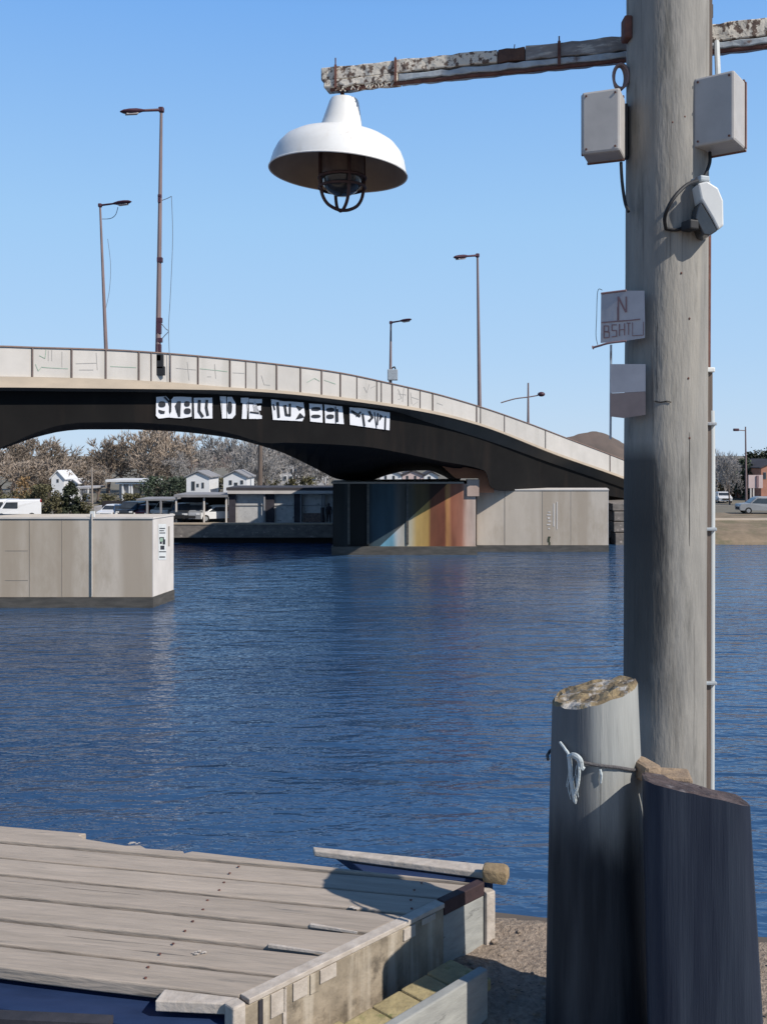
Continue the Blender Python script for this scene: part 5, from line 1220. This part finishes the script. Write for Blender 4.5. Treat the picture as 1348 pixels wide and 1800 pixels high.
splate([(1072, 732), (1095, 735), (1134, 729), (1134, 688.5), (1072, 691.5)], ds, 0.5, 'lower_band', M['sign_brown'], s2)
bm = bmesh.new(); f_ = lambda x: ds+(1130-x)/F*ds*0.5+0.012
tube(bm, [U(1073.5, 606, f_(1073)), U(1072.5, 772, f_(1072))], 0.0042, 7); obj('rod', bm, M['steel_blue'], s2, smooth=True)

# ------------------------------------------------------------------ vegetation
def branch(bm, p0, dirv, length, r0, level, maxl, rng, tw):
    k = 3; pts = [p0.copy()]; d_ = dirv.normalized()
    for i in range(k):
        d_ = (d_+Vector((rng.uniform(-1, 1), rng.uniform(-1, 1), rng.uniform(-0.4, 0.8)))*0.16).normalized()
        pts.append(pts[-1]+d_*length/k)
    r1 = r0*0.55
    tube(bm if level < 2 else tw, pts, [r0+(r1-r0)*i/k for i in range(k+1)], 6 if level < 2 else 3, cap=False)
    if level >= maxl:
        for j in range(9):
            f_ = rng.uniform(0.2, 1.0); q = pts[0].lerp(pts[-1], f_)
            td = (d_+Vector((rng.uniform(-1, 1), rng.uniform(-1, 1), rng.uniform(-0.5, 1)))*0.9).normalized()
            l = length*rng.uniform(0.35, 0.8)
            side = td.cross(Vector((rng.uniform(-1, 1), rng.uniform(-1, 1), rng.uniform(-1, 1)))).normalized()*TWW
            tw.faces.new([tw.verts.new(v) for v in (q-side, q+side, q+td*l)])
        return
    nb = 5 if level == 0 else 4
    for j in range(nb):
        f_ = rng.uniform(0.35, 1.0) if j else 1.0
        i = min(k-1, int(f_*k)); q = pts[i].lerp(pts[i+1], f_*k-i)
        ang = 2*math.pi*(j/nb+rng.uniform(-0.1, 0.1)); sp = rng.uniform(0.45, 0.95) if j else 0.2
        a_ = d_.cross(Vector((0.3, 0.2, 0.9))).normalized(); b_ = d_.cross(a_)
        nd_ = (d_*math.cos(sp)+(a_*math.cos(ang)+b_*math.sin(ang))*math.sin(sp)+Vector((0, 0, 0.12))).normalized()
        branch(bm, q, nd_, length*rng.uniform(0.6, 0.8), max(r1*rng.uniform(0.6, 0.85), 0.003), level+1, maxl, rng, tw)
TWW = 0.0052
def bare_tree_proto(seed, m_b, m_t, trunk_f=0.26, spread=1.0):
    rng = random.Random(seed); bm = bmesh.new(); tw = bmesh.new()
    branch(bm, Vector((0, 0, -0.02)), Vector((rng.uniform(-.05, .05), rng.uniform(-.05, .05), 1)), trunk_f+0.02, 0.024, 0, 4, rng, tw)
    zmax = max(v.co.z for v in tw.verts); sc = 1/zmax
    for b_ in (bm, tw):
        for v in b_.verts: v.co = Vector((v.co.x*sc*spread, v.co.y*sc*spread, v.co.z*sc))
    root = thing('bare_tree', 'x', 'tree', (0, -500, 0))
    obj('trunk', bm, m_b, root, smooth=True, local=True); obj('crown', tw, m_t, root, local=True)
    return root
protos = [bare_tree_proto(3, M['bark'], M['twig'], 0.2, 1.0), bare_tree_proto(11, M['bark'], M['twig'], 0.24, 1.15), bare_tree_proto(23, M['bark'], M['twig_grey'], 0.28, 0.95), bare_tree_proto(31, M['pale_bark'], M['twig_grey'], 0.22, 0.9)]
used = [False]*4
def put_tree(kind, px, y_t, d, label, group, wide=1.0, rz=None):
    h = (HC-(y_t-HY)/F*d)-ZG
    loc = (X(px, d), d, ZG); rz = random.random()*6 if rz is None else rz
    sc = (h*wide, h*wide, h)
    if not used[kind]:
        used[kind] = True; r = protos[kind]; r.location = loc; r.rotation_euler = (0, 0, rz); r.scale = sc; r['label'] = label; r['group'] = group
    else:
        r = dup(protos[kind], loc, rz, label, group, sc)
    return r
GT = 'bare trees on the far bank'
trees = [
 (0, -30, 772, 132, 'bare brown tree at the left border under the bridge', 1.1), (1, 22, 770, 128, 'wide bare tree second from the left border under the bridge', 1.0), (0, 58, 768, 140, 'tall bare tree above the white vans under bridge', 1.0),
 (1, 88, 772, 125, 'bare tree behind the olive scrub', 0.9), (0, 112, 800, 150, 'lower bare tree just left of the sky gap', 1.0), (1, 140, 815, 120, 'small bare tree standing behind the dark evergreen', 1.2), (0, 160, 806, 150, 'bare tree in the bottom of the sky gap', 1.2),
 (1, 190, 780, 130, 'bare tree on the right rim of the sky gap', 0.9), (0, 214, 790, 140, 'bare tree above the flat roofed pavilion', 1.3), (1, 245, 762, 128, 'thick brown bare tree right of the pavilion', 0.9), (0, 278, 758, 135, 'tallest brown bare tree behind the hedge', 1.0), (1, 308, 762, 122, 'brown bare tree left of the white houses', 0.9),
 (2, 340, 768, 150, 'grey bare tree behind the left white house', 1.0), (3, 372, 775, 160, 'pale grey bare tree between the white houses', 1.0), (2, 400, 772, 155, 'grey bare tree behind the right white house', 1.0), (3, 428, 780, 145, 'pale bare tree right of the white houses', 1.0),
 (2, 455, 778, 118, 'dark trunked bare tree over the long shed roof', 1.0), (3, 486, 790, 130, 'pale bare tree in front of the grey apartment block', 0.9), (2, 515, 795, 126, 'grey bare tree at middle of the apartment block', 0.9), (3, 545, 806, 130, 'short pale bare tree beside the arch foot', 1.0),
 (0, 262, 815, 112, 'low bare tree at the left end of hedge', 1.4), (1, 40, 812, 105, 'low bushy bare tree behind the white vans', 1.5), (0, 172, 832, 105, 'low bare tree left of the pavilion', 1.4), (2, 322, 812, 112, 'low grey bare tree above the open carport', 1.3), (3, 440, 820, 112, 'low pale bare tree above the shed end', 1.2), (0, -80, 765, 120, 'bare tree half out of the left border', 1.0),
 (0, 5, 800, 112, 'low bare tree in the left corner behind vans', 1.4), (1, 75, 806, 108, 'low tan bare tree over the olive scrub', 1.3), (2, 470, 812, 108, 'dark twiggy tree beside the tall trunk', 1.0), (3, 575, 815, 120, 'thin bare tree at the arch springing', 1.0)]
for k, px, yt, d_, lb, wd in trees: put_tree(k, px, yt-(20 if px > 180 else 9), d_, lb, GT, wd)
GR = 'bare trees on the right bank'
for k, px, yt, d_, lb, wd in [(3, 1258, 786, 112, 'thin bare tree hard against the white conduit', 0.7), (3, 1272, 792, 106, 'pale trunked bare tree on the right bank', 0.6), (2, 1282, 790, 100, 'dark trunked bare tree on the right bank', 0.6), (2, 1294, 794, 114, 'bare tree left of the bank lamp', 0.8), (3, 1240, 790, 118, 'bare tree hidden mostly behind the pole', 0.9), (0, 1330, 790, 135, 'bare tree behind the dark evergreens at right', 0.9), (2, 1265, 800, 128, 'low bare tree behind the trunks on the right bank', 1.2)]:
    put_tree(k, px, yt, d_, lb, GR, wd)
# dense foliage plants
def leafy(name, label, cat, px, y_t, d, wpx, m_, n, seed, trunk=True, leaf=0.16, y_b=None, shape='cone', group=None, dep=None):
    rng = random.Random(seed); h = (HC-(y_t-HY)/F*d)-ZG; wr = wpx/F*d/2; dr_ = dep or wr
    t = thing(name, label, cat, (X(px, d), d, ZG), 0, group)
    bm = bmesh.new()
    clumps = []
    for i in range(34):
        zf = rng.random()
        if shape == 'cone': rad = (1-zf)**0.7*0.95+0.08
        elif shape == 'round': rad = math.sqrt(max(0.02, 1-(2*zf-1)**2))
        else: rad = 0.95 if zf < 0.75 else 0.7
        a = rng.random()*6.283; q = rng.random()**0.45*rad
        clumps.append((Vector((q*wr*math.cos(a), q*dr_*math.sin(a), (0.06+0.9*zf)*h)), rng.uniform(0.14, 0.3)*min(wr, h)))
    for i in range(n):
        c, r = clumps[rng.randrange(len(clumps))]
        p = c+Vector((rng.gauss(0, 1), rng.gauss(0, 1), rng.gauss(0, 1)))*r*0.6
        if p.z < 0.02: p.z = rng.uniform(0.02, 0.2*h)
        if p.z > h*1.03: continue
        a = Vector((rng.uniform(-1, 1), rng.uniform(-1, 1), rng.uniform(-0.6, 0.6))).normalized(); b_ = a.cross(Vector((rng.uniform(-1, 1), rng.uniform(-1, 1), rng.uniform(-1, 1)))).normalized()
        s = leaf*rng.uniform(0.6, 1.3)
        bm.faces.new([bm.verts.new(p+v) for v in (a*s*0.6, b_*s*0.35, -a*s*0.6, -b_*s*0.35)])
    obj('foliage', bm, m_, t, local=True)
    bm = bmesh.new()
    for j in range(4):
        a = rng.random()*6.283; tube(bm, [Vector((0.05*math.cos(a), 0.05*math.sin(a), -0.05)), Vector((0.3*wr*math.cos(a), 0.3*dr_*math.sin(a), h*0.45)), Vector((0.5*wr*math.cos(a), 0.5*dr_*math.sin(a), h*0.75))], [0.05, 0.03, 0.012], 6)
    obj('stems', bm, M['bark'], t, local=True)
    return t
leafy('evergreen_shrub', 'dark pointed evergreen shrub rising behind the left fender wall', 'shrub', 126, 848, 80, 44, M['ever'], 4200, 1, leaf=0.2)
leafy('scrub_bush', 'olive brown scrub left of the dark evergreen', 'bush', 76, 853, 82, 62, M['olive'], 4200, 2, leaf=0.17, shape='round')
leafy('scrub_bush', 'sparse olive bush between the scrub and the evergreen', 'bush', 98, 872, 79, 26, M['olive'], 1400, 5, leaf=0.15, shape='round')
leafy('scrub_bush', 'tan leaved bush over the white vans', 'bush', 45, 838, 92, 40, M['tan_leaf'], 1800, 6, leaf=0.16, shape='round')
leafy('scrub_bush', 'low olive bush right of the evergreen', 'bush', 152, 868, 80, 26, M['olive'], 1100, 8, leaf=0.15, shape='round')
leafy('hedge', 'dull green hedge between pavilion and white houses', 'hedge', 292, 838, 98, 96, M['hedge'], 5200, 3, leaf=0.2, shape='box', dep=1.2)
leafy('hedge', 'low grey green hedge under the pavilion', 'hedge', 215, 868, 94, 100, M['olive'], 3800, 4, leaf=0.18, shape='box', dep=1.0)
leafy('hedge', 'dark hedge behind the vans at the left border', 'hedge', 0, 862, 98, 150, M['olive'], 5000, 14, leaf=0.2, shape='box', dep=1.5)
leafy('hedge', 'dark hedge behind white houses and shed roof', 'hedge', 440, 836, 125, 240, M['olive'], 6000, 16, leaf=0.26, shape='box', dep=2.0)
leafy('evergreen_tree', 'broad dark evergreen right of the bank lamp', 'tree', 1336, 787, 118, 72, M['ever'], 6500, 9, leaf=0.3, shape='round')
leafy('evergreen_tree', 'lower dark evergreen in front of the bank lamp', 'tree', 1307, 808, 112, 46, M['hedge'], 3600, 10, leaf=0.26, shape='round')
leafy('scrub_bush', 'brown undergrowth below the bare trunks on right bank', 'bush', 1274, 838, 116, 56, M['tan_leaf'], 2600, 12, leaf=0.2, shape='round')
leafy('scrub_bush', 'brown undergrowth below the right bank evergreens', 'bush', 1305, 852, 118, 60, M['olive'], 2400, 17, leaf=0.2, shape='round')

# ------------------------------------------------------------------ far bank buildings
def quad_box(bm, px0, px1, y0, y1, d, dep, dz=0):
    x0, x1 = X(px0, d), X(px1, d); za, zb = HC-(y1-HY)/F*d, HC-(y0-HY)/F*d
    za = max(za, ZG+dz) if y1 >= 918 else za
    box(bm, ((x0+x1)/2, d+dep/2, (za+zb)/2), (x1-x0, dep, zb-za))
dS = 73.2
shed = thing('boat_shed', 'long low shed with pale panels, dark doors and white fascia on the quay', 'shed', (X(490, dS), dS, ZG))
bm = bmesh.new(); quad_box(bm, 402, 600, 866, 921, dS+0.25, 4.5); obj('back_wall', bm, M['shed_panel'], shed)
for a_, b_ in ((402, 414), (467, 482), (517, 531)):
    bm = bmesh.new(); quad_box(bm, a_, b_, 868, 921, dS+0.05, 0.19); obj('door', bm, M['shed_door'], shed)
bm = bmesh.new(); quad_box(bm, 400, 602, 862.5, 868, dS-0.25, 0.5); obj('fascia', bm, M['concrete_pale'], shed)
bm = bmesh.new(); quad_box(bm, 398, 604, 857, 862.3, dS-0.2, 5.2); obj('roof', bm, M['roof_dark'], shed)
for px in (566, 570, 465, 529):
    bm = bmesh.new(); quad_box(bm, px-1.2, px+1.2, 868, 921, dS-0.1, 0.12); obj('post', bm, M['roof_grey'], shed)
bm = bmesh.new()
for y in (888,): 
    for a_, b_ in ((414.5, 466), (482.5, 516), (531.5, 580)): quad_box(bm, a_, b_, y, y+1.2, dS+0.2, 0.06)
obj('panel_joint', bm, M['roof_grey'], shed)
bm = bmesh.new(); quad_box(bm, 534, 566, 902, 921, dS+0.1, 0.12); obj('stacked_goods', bm, mat('brown_clutter', (0.28, 0.2, 0.17), (0.06, 0.05, 0.05), ns=9, rough=0.95), shed)
port = thing('carport', 'open sided carport with thin flat roof beside the long shed', 'carport', (X(355, dS), dS, ZG))
bm = bmesh.new(); quad_box(bm, 306, 401, 869.5, 874, dS-0.2, 5.0); obj('roof', bm, M['roof_grey'], port)
for px, d_ in ((310, dS), (359, dS), (398, dS), (310, dS+4.2), (359, dS+4.2)):
    bm = bmesh.new(); quad_box(bm, px-1.4, px+1.4, 874, 921, d_, 0.12); obj('post', bm, M['concrete_pale'], port)
bm = bmesh.new(); quad_box(bm, 307, 401, 874, 921, dS+4.6, 0.15); obj('back_wall', bm, M['shed_void'], port)
port2 = thing('carport', 'lower dark carport left of the open sided carport', 'carport', (X(270, dS), dS+3, ZG))
bm = bmesh.new(); quad_box(bm, 240, 306, 877, 880, dS+2, 4.0); obj('roof', bm, M['roof_grey'], port2)
bm = bmesh.new(); quad_box(bm, 180, 306, 880.5, 921, dS+6.2, 0.15); obj('back_wall', bm, M['shed_void'], port2)
for px in (259, 283):
    bm = bmesh.new(); quad_box(bm, px-1.6, px+1.6, 880, 921, dS+2, 0.14); obj('post', bm, M['roof_grey'], port2)
# quay kerb stones with rubble
bm = bmesh.new(); quad_box(bm, 300, 584, 919.5, 924, SH-0.05, 0.5); tag(obj('quay_kerb', bm, M['path']), 'pale kerb along the quay edge before the sheds', 'kerb')

def house(label, px0, px1, y_eave, y_ridge, d, dep, m_wall, m_roof, wins, cat='house', gable=True, group=None):
    x0, x1 = X(px0, d), X(px1, d); ze = HC-(y_eave-HY)/F*d; zr_ = HC-(y_ridge-HY)/F*d
    t = thing('house', label, cat, ((x0+x1)/2, d, ZG), 0, group)
    bm = bmesh.new(); 
    if gable:
        xm = (x0+x1)/2; pr = [(x0, ZG), (x1, ZG), (x1, ze), (xm, zr_-0.06), (x0, ze)]
        a = [bm.verts.new((x, d, z)) for x, z in pr]; b = [bm.verts.new((x, d+dep, z)) for x, z in pr]
        bm.faces.new(a); bm.faces.new(b[::-1])
        for i in range(5): bm.faces.new((a[i], a[(i+1) % 5], b[(i+1) % 5], b[i]))
        obj('wall', bm, m_wall, t)
        bm = bmesh.new(); o_ = 0.18
        for sx in (-1, 1):
            xe = xm+sx*((x1-x0)/2+o_); zee = ze-(zr_-ze)/((x1-x0)/2)*o_
            hexa(bm, [(xe, d-o_, zee), (xm, d-o_, zr_), (xm, d+dep+o_, zr_), (xe, d+dep+o_, zee), (xe, d-o_, zee+0.1), (xm, d-o_, zr_+0.1), (xm, d+dep+o_, zr_+0.1), (xe, d+dep+o_, zee+0.1)])
        obj('roof', bm, m_roof, t)
    else:
        box(bm, ((x0+x1)/2, d+dep/2, (ZG+ze)/2), (x1-x0, dep, ze-ZG)); obj('wall', bm, m_wall, t)
        bm = bmesh.new(); box(bm, ((x0+x1)/2, d+dep/2, ze+(zr_-ze)/2+0.002), (x1-x0+0.5, dep+0.5, zr_-ze)); obj('roof', bm, m_roof, t)
    for a_, b_, y0, y1 in wins:
        bm = bmesh.new(); quad_box(bm, a_, b_, y0, y1, d-0.04, 0.06); f = obj('window', bm, M['roof_grey'], t)
        bm = bmesh.new(); quad_box(bm, a_+0.6, b_-0.6, y0+0.6, y1-0.6, d-0.06, 0.03); obj('pane', bm, M['window'], f)
    return t
house('left white gabled house above the open carport', 328, 368, 838, 829, 88, 5, M['house_white'], M['roof_grey'], [(337, 343, 846, 862), (346, 350, 850, 856), (355, 359, 848, 858)])
house('right white gabled house above the shed end', 393, 434, 838, 828, 88, 5, M['house_white'], M['roof_grey'], [(403, 408, 844, 852), (412, 418, 848, 856), (423, 428, 844, 851)])
house('small bright gable among bare trees at left', 91, 113, 840, 828, 104, 4, M['house_white'], M['house_white'], [(100, 104, 842, 848)])
house('tiny pale roof right of the small bright gable', 121, 137, 849, 843, 104, 4, M['house_white'], M['house_white'], [(127, 131, 852, 858)])
pv = thing('pavilion', 'flat roofed white pavilion on posts before the brown trees', 'pavilion', (X(224, 100), 100, ZG))
bm = bmesh.new(); quad_box(bm, 186, 263, 843, 847, 100, 6); obj('roof', bm, M['house_white'], pv)
bm = bmesh.new(); quad_box(bm, 203, 262, 848.2, 851, 100.2, 5); obj('beam', bm, M['house_white'], pv)
bm = bmesh.new(); quad_box(bm, 210, 229, 851.5, 919, 100.6, 4); obj('wall', bm, M['house_grey'], pv)
for px in (228, 232, 216):
    bm = bmesh.new(); quad_box(bm, px-1.3, px+1.3, 851.2, 919, 100.3, 0.25); obj('post', bm, M['house_white'], pv)
bm = bmesh.new(); quad_box(bm, 128, 160, 856, 859, 97, 5); quad_box(bm, 166, 188, 890, 915, 84, 2); 
tag(obj('flat_outbuilding', bm, M['house_grey']), 'pale flat outbuilding right of the evergreen shrub', 'outbuilding')
apt = thing('apartment_block', 'pale grey apartment block behind bare trees near the arch foot', 'apartments', (X(515, 150), 150, ZG))
bm = bmesh.new(); quad_box(bm, 474, 572, 806, 860, 150, 8); obj('wall', bm, M['house_grey'], apt)
bm = bmesh.new(); quad_box(bm, 471, 575, 803, 805.7, 149.7, 9); obj('roof', bm, M['roof_dark'], apt)
for r_ in range(3):
    for c_ in range(9):
        a_ = 478+c_*10.4; y_ = 810+r_*13
        bm = bmesh.new(); quad_box(bm, a_, a_+6, y_, y_+7, 149.9, 0.2); f = obj('window', bm, M['house_white'], apt)
        bm = bmesh.new(); quad_box(bm, a_+1, a_+5, y_+1, y_+6, 149.8, 0.15); obj('pane', bm, M['window'], f)
for k_, (px, yt) in enumerate(((505, 828), (690, 824), (715, 822), (742, 825))):
    pass
house('white terraced house seen through gap above the painted pier', 668, 706, 834, 826, 96, 6, M['house_white'], M['roof_grey'], [(676, 680, 836, 842), (690, 694, 836, 842)])
house('pink terraced house seen through gap above the painted pier', 707, 744, 835, 827, 96, 6, M['house_pink'], M['roof_dark'], [(714, 718, 836, 842), (728, 732, 836, 842)])
house('white cottage at right end of gap above the painted pier', 745, 770, 836, 829, 96, 6, M['house_white'], M['roof_dark'], [(752, 757, 837, 843)])
house('orange brick house at the right border', 1337, 1400, 822, 808, 108, 8, M['house_orange'], M['roof_dark'], [(1341, 1346, 830, 842), (1352, 1358, 830, 842)])
bb = thing('notice_board', 'pale pink board on two legs before the evergreens on right bank', 'sign board', (X(1328, 98), 98, ZG))
bm = bmesh.new(); quad_box(bm, 1315, 1340, 835, 858, 98, 0.2); obj('board', bm, M['house_pink'], bb)
bm = bmesh.new(); quad_box(bm, 1329, 1333, 836, 857, 97.9, 0.09); obj('dark_stripe', bm, M['sign_red'], bb)
for px in (1319, 1324):
    bm = bmesh.new(); quad_box(bm, px-1, px+1, 858, 921, 98.02, 0.14); obj('leg', bm, M['concrete_pale'], bb)
# bank lamp on the right
dB = 95
bl = thing('street_lamp', 'lone lamp post on right bank with floodlight arm to the left', 'street lamp', (X(1310, dB), dB, ZG))
bm = bmesh.new(); tube(bm, [(X(1311, dB), dB, ZG-0.05), U(1309.5, 750, dB)], [0.12, 0.07], 8); obj('pole', bm, M['lamp_pole'], bl, smooth=True)
bm = bmesh.new(); tube(bm, [U(1309.5, 757, dB), U(1296, 756, dB)], 0.05, 6); obj('arm', bm, M['lamp_pole'], bl)
bm = bmesh.new(); box(bm, U(1293, 755.5, dB), (0.5, 0.4, 0.26), bev=0.06); obj('lamp_head', bm, M['lamp_red'], bl)
bm = bmesh.new(); dU = 92
tube(bm, [(X(163, dU), dU, ZG-0.05), U(162, 822, dU)], [0.1, 0.07], 8)
up_ = thing('telegraph_pole', 'thin pale pole rising behind the drain pipe of fender wall', 'pole', (X(163, dU), dU, ZG)); obj('shaft', bm, M['pale_bark'], up_, smooth=True)
bm = bmesh.new(); box(bm, U(162, 828, dU), (0.9, 0.08, 0.08)); obj('crossarm', bm, M['pale_bark'], up_)
tp = thing('telegraph_pole', 'thick dark pole standing behind the long shed roof', 'pole', (X(457, 90), 90, ZG))
bm = bmesh.new(); tube(bm, [(X(457, 90), 90, ZG-0.05), U(458, 776, 90)], [0.26, 0.2], 10); obj('shaft', bm, M['bark'], tp, smooth=True)
bm = bmesh.new(); box(bm, U(458, 781, 90), (1.2, 0.1, 0.1)); obj('crossarm', bm, M['bark'], tp)

# ------------------------------------------------------------------ vehicles
def car(label, kind, m_, px, d, rz, group='vehicles parked on the far bank', sc=1.0):
    z = ZG+0.02
    t = thing('parked_' + ('van' if kind == 'van' else 'car'), label, 'van' if kind == 'van' else 'car', (X(px, d), d, z), rz, group)
    if kind == 'van': L_, Wd, H = 4.6, 1.85, 1.95; prof = [(-2.3, .35), (2.25, .35), (2.3, .7), (2.1, 1.0), (1.55, 1.12), (1.05, 1.85), (.8, 1.95), (-2.2, 1.95), (-2.3, 1.8)]; side = [(-.1, 1.15), (1.3, 1.15), (.95, 1.75), (-.1, 1.75)]
    elif kind == 'suv': L_, Wd, H = 4.4, 1.85, 1.72; prof = [(-2.2, .35), (2.15, .35), (2.2, .75), (2.1, .98), (1.2, 1.08), (.55, 1.62), (.3, 1.72), (-1.8, 1.7), (-2.15, 1.2), (-2.2, .8)]; side = [(-1.85, 1.12), (1.0, 1.12), (.45, 1.58), (-1.65, 1.58)]
    else: L_, Wd, H = 4.1, 1.7, 1.45; prof = [(-2.05, .3), (2.0, .3), (2.05, .6), (1.95, .8), (1.1, .92), (.45, 1.38), (.1, 1.45), (-1.2, 1.43), (-1.9, .98), (-2.05, .85)]; side = [(-1.5, .95), (.95, .95), (.35, 1.33), (-1.15, 1.33)]
    bm = bmesh.new(); rows_ = []
    for y, f_ in ((-Wd/2, 0.93), (-Wd/2+0.12, 1), (Wd/2-0.12, 1), (Wd/2, 0.93)):
        rows_.append([bm.verts.new((x, y*(0.88 if zz > 1.25 else 1.0), .3+(zz-.3)*(f_ if zz > 1 else 1))) for x, zz in prof])
    for a, b in zip(rows_, rows_[1:]):
        for i in range(len(prof)): bm.faces.new((a[i], a[(i+1) % len(prof)], b[(i+1) % len(prof)], b[i]))
    bm.faces.new(rows_[0]); bm.faces.new(rows_[-1][::-1])
    obj('body', bm, m_, t, local=True)
    for sy in (-1, 1):
        bm = bmesh.new(); bm.faces.new([bm.verts.new((x, sy*(Wd/2*(1.0 if zz < 1.25 else .93)+0.012), zz*0.985)) for x, zz in side]); obj('side_window', bm, M['window'], t, local=True)
    # windscreen & rear glass
    i0 = 4
    (xa, za), (xb, zb) = prof[i0], prof[i0+1]
    nx, nz = (zb-za), -(xb-xa); l = math.hypot(nx, nz); nx, nz = nx/l*0.015, nz/l*0.015
    if nx < 0: nx, nz = -nx, -nz
    P_ = lambda f_: (xa+(xb-xa)*f_+nx, za+(zb-za)*f_+nz)
    (x1_, z1_), (x2_, z2_) = P_(.1), P_(.9)
    bm = bmesh.new(); bm.faces.new([bm.verts.new(v) for v in ((x1_, -Wd*.43, z1_), (x1_, Wd*.43, z1_), (x2_, Wd*.38, z2_), (x2_, -Wd*.38, z2_))]); obj('windscreen', bm, M['window'], t, local=True)
    for x in (1.35*L_/4.4, -1.35*L_/4.4):
        for sy in (-1, 1):
            bm = bmesh.new(); y = sy*(Wd/2-0.08)
            rings = lathe(bm, [(0.2, -0.1), (0.33, -0.1), (0.33, 0.1), (0.2, 0.1)], (x, y, 0.33), 18, Matrix.Rotation(R(90), 3, 'X')); wh = obj('wheel', bm, M['tyre'], t, local=True)
            bm = bmesh.new(); lathe(bm, [(0.2, -0.09), (0.02, -0.1), (0.02, 0.1), (0.2, 0.09)], (x, y, 0.33), 14, Matrix.Rotation(R(90), 3, 'X')); obj('rim', bm, M['car_grey'], wh, local=True)
    for sy in (-1, 1):
        bm = bmesh.new(); box(bm, (prof[2][0]-0.06, sy*Wd*.36, prof[2][1]+0.04), (0.16, 0.34, 0.17), bev=0.03); obj('headlight', bm, M['headlight'], t, local=True)
        bm = bmesh.new(); box(bm, (prof[-1][0]+0.05, sy*Wd*.4, prof[-1][1]), (0.14, 0.2, 0.25), bev=0.03); obj('tail_light', bm, M['tail'], t, local=True)
    bm = bmesh.new(); box(bm, (prof[1][0]+0.04, 0, 0.55), (0.08, Wd*.5, 0.2)); obj('grille', bm, M['tyre'], t, local=True)
    t.scale = (sc, sc, sc)
    return t
car('dark car facing the river, left bay of the open carport', 'suv', M['car_dark'], 323, 74.6, R(-90), sc=0.8)
car('grey car facing the river, middle of the open carport', 'suv', M['car_grey'], 345, 74.6, R(-92), sc=0.8)
car('white car angled in the right bay of carport', 'hatch', M['car_white'], 380, 74.5, R(-150), sc=0.86)
car('bright white van at the left border behind the scrub', 'van', M['car_white'], 30, 77, R(-160), sc=0.8)
car('white van cut by left border of the picture', 'van', M['car_white'], -6, 77, R(-120), sc=0.8)
car('blue car below the low dark carport', 'hatch', M['car_blue'], 214, 77.5, R(-70), sc=0.8)
car('white hatchback left in the low dark carport', 'hatch', M['car_white'], 200, 77.5, R(-100), sc=0.8)
car('dark car in middle of the low dark carport', 'suv', M['car_dark'], 232, 77.5, R(-95), sc=0.8)
car('red car in the low dark carport', 'hatch', M['car_red'], 252, 77.5, R(-85), sc=0.8)
car('silver car right in the low dark carport', 'hatch', M['car_grey'], 272, 77.8, R(-95), sc=0.8)
car('white car beside the bright end of fender wall', 'suv', M['car_white'], 295, 77.8, R(-100), sc=0.8)
car('grey estate car parked on right bank at the border', 'suv', M['car_grey'], 1334, 84.5, R(176), 'vehicles on the right bank', sc=0.86)
car('small white car beyond the bare trunks on right bank', 'hatch', M['car_white'], 1270, 104, R(-100), 'vehicles on the right bank', sc=0.8)
# mooring post and figure-like bollard at shed end
bm = bmesh.new(); tube(bm, [(X(567, SH+0.9), SH+0.9, ZG-0.1), U(567, 892, SH+0.9)], [0.17, 0.14], 10)
tag(obj('quay_bollard', bm, M['dark_timber'], smooth=True), 'dark round post on the quay beside the painted pier', 'bollard')
# standing person on quay
pp = Vector((X(578, 72.6), 72.6, ZG))
person = thing('person', 'person in dark clothes standing on quay beside the painted pier', 'person', pp)
def skin_body(nodes, edges, name, m_, parent):
    me = bpy.data.meshes.new(name); me.from_pydata([n_[0] for n_ in nodes], edges, [])
    o = bpy.data.objects.new(name, me); col.objects.link(o); o.parent = parent
    md = o.modifiers.new('skin', 'SKIN'); 
    for i, n_ in enumerate(nodes): me.skin_vertices[0].data[i].radius = (n_[1], n_[1]) ; me.skin_vertices[0].data[i].use_root = (i == 0)
    o.modifiers.new('sub', 'SUBSURF').levels = 1; o.modifiers['sub'].render_levels = 2
    me.materials.append(m_); return o
sk = 0.86
N_ = [((0, 0, .92), .15), ((0, 0, 1.15), .16), ((0, 0, 1.4), .17), ((0, -0.01, 1.5), .06), ((0, -0.02, 1.62), .1), ((0, -0.02, 1.72), .085), ((-.21, 0, 1.4), .06), ((-.25, .02, 1.12), .05), ((-.24, -.06, .88), .038), ((-.24, -.08, .78), .035), ((.21, 0, 1.4), .06), ((.26, .02, 1.12), .05), ((.25, -.06, .88), .038), ((.25, -.08, .78), .035), ((-.1, 0, .85), .1), ((-.11, 0, .48), .07), ((-.12, .01, .08), .05), ((-.13, -.14, .04), .045), ((.1, 0, .85), .1), ((.12, -.02, .48), .07), ((.13, .01, .08), .05), ((.14, -.14, .04), .045)]
N_ = [(tuple(c*sk for c in p), r*sk) for p, r in N_]
E_ = [(0, 1), (1, 2), (2, 3), (3, 4), (4, 5), (2, 6), (6, 7), (7, 8), (8, 9), (2, 10), (10, 11), (11, 12), (12, 13), (0, 14), (14, 15), (15, 16), (16, 17), (0, 18), (18, 19), (19, 20), (20, 21)]
o = skin_body(N_, E_, 'body', mat('dark_clothing', (0.04, 0.035, 0.04), ns=6, rough=0.9), person)
bm = bmesh.new(); bmesh.ops.create_uvsphere(bm, u_segments=12, v_segments=8, radius=0.105, matrix=Matrix.Translation((0, -0.012, 1.665*sk)) @ Matrix.Diagonal((0.9, 0.95, 0.8, 1))); obj('hair', bm, M['roof_dark'], person, smooth=True, local=True)

scene.cycles.use_denoising = True
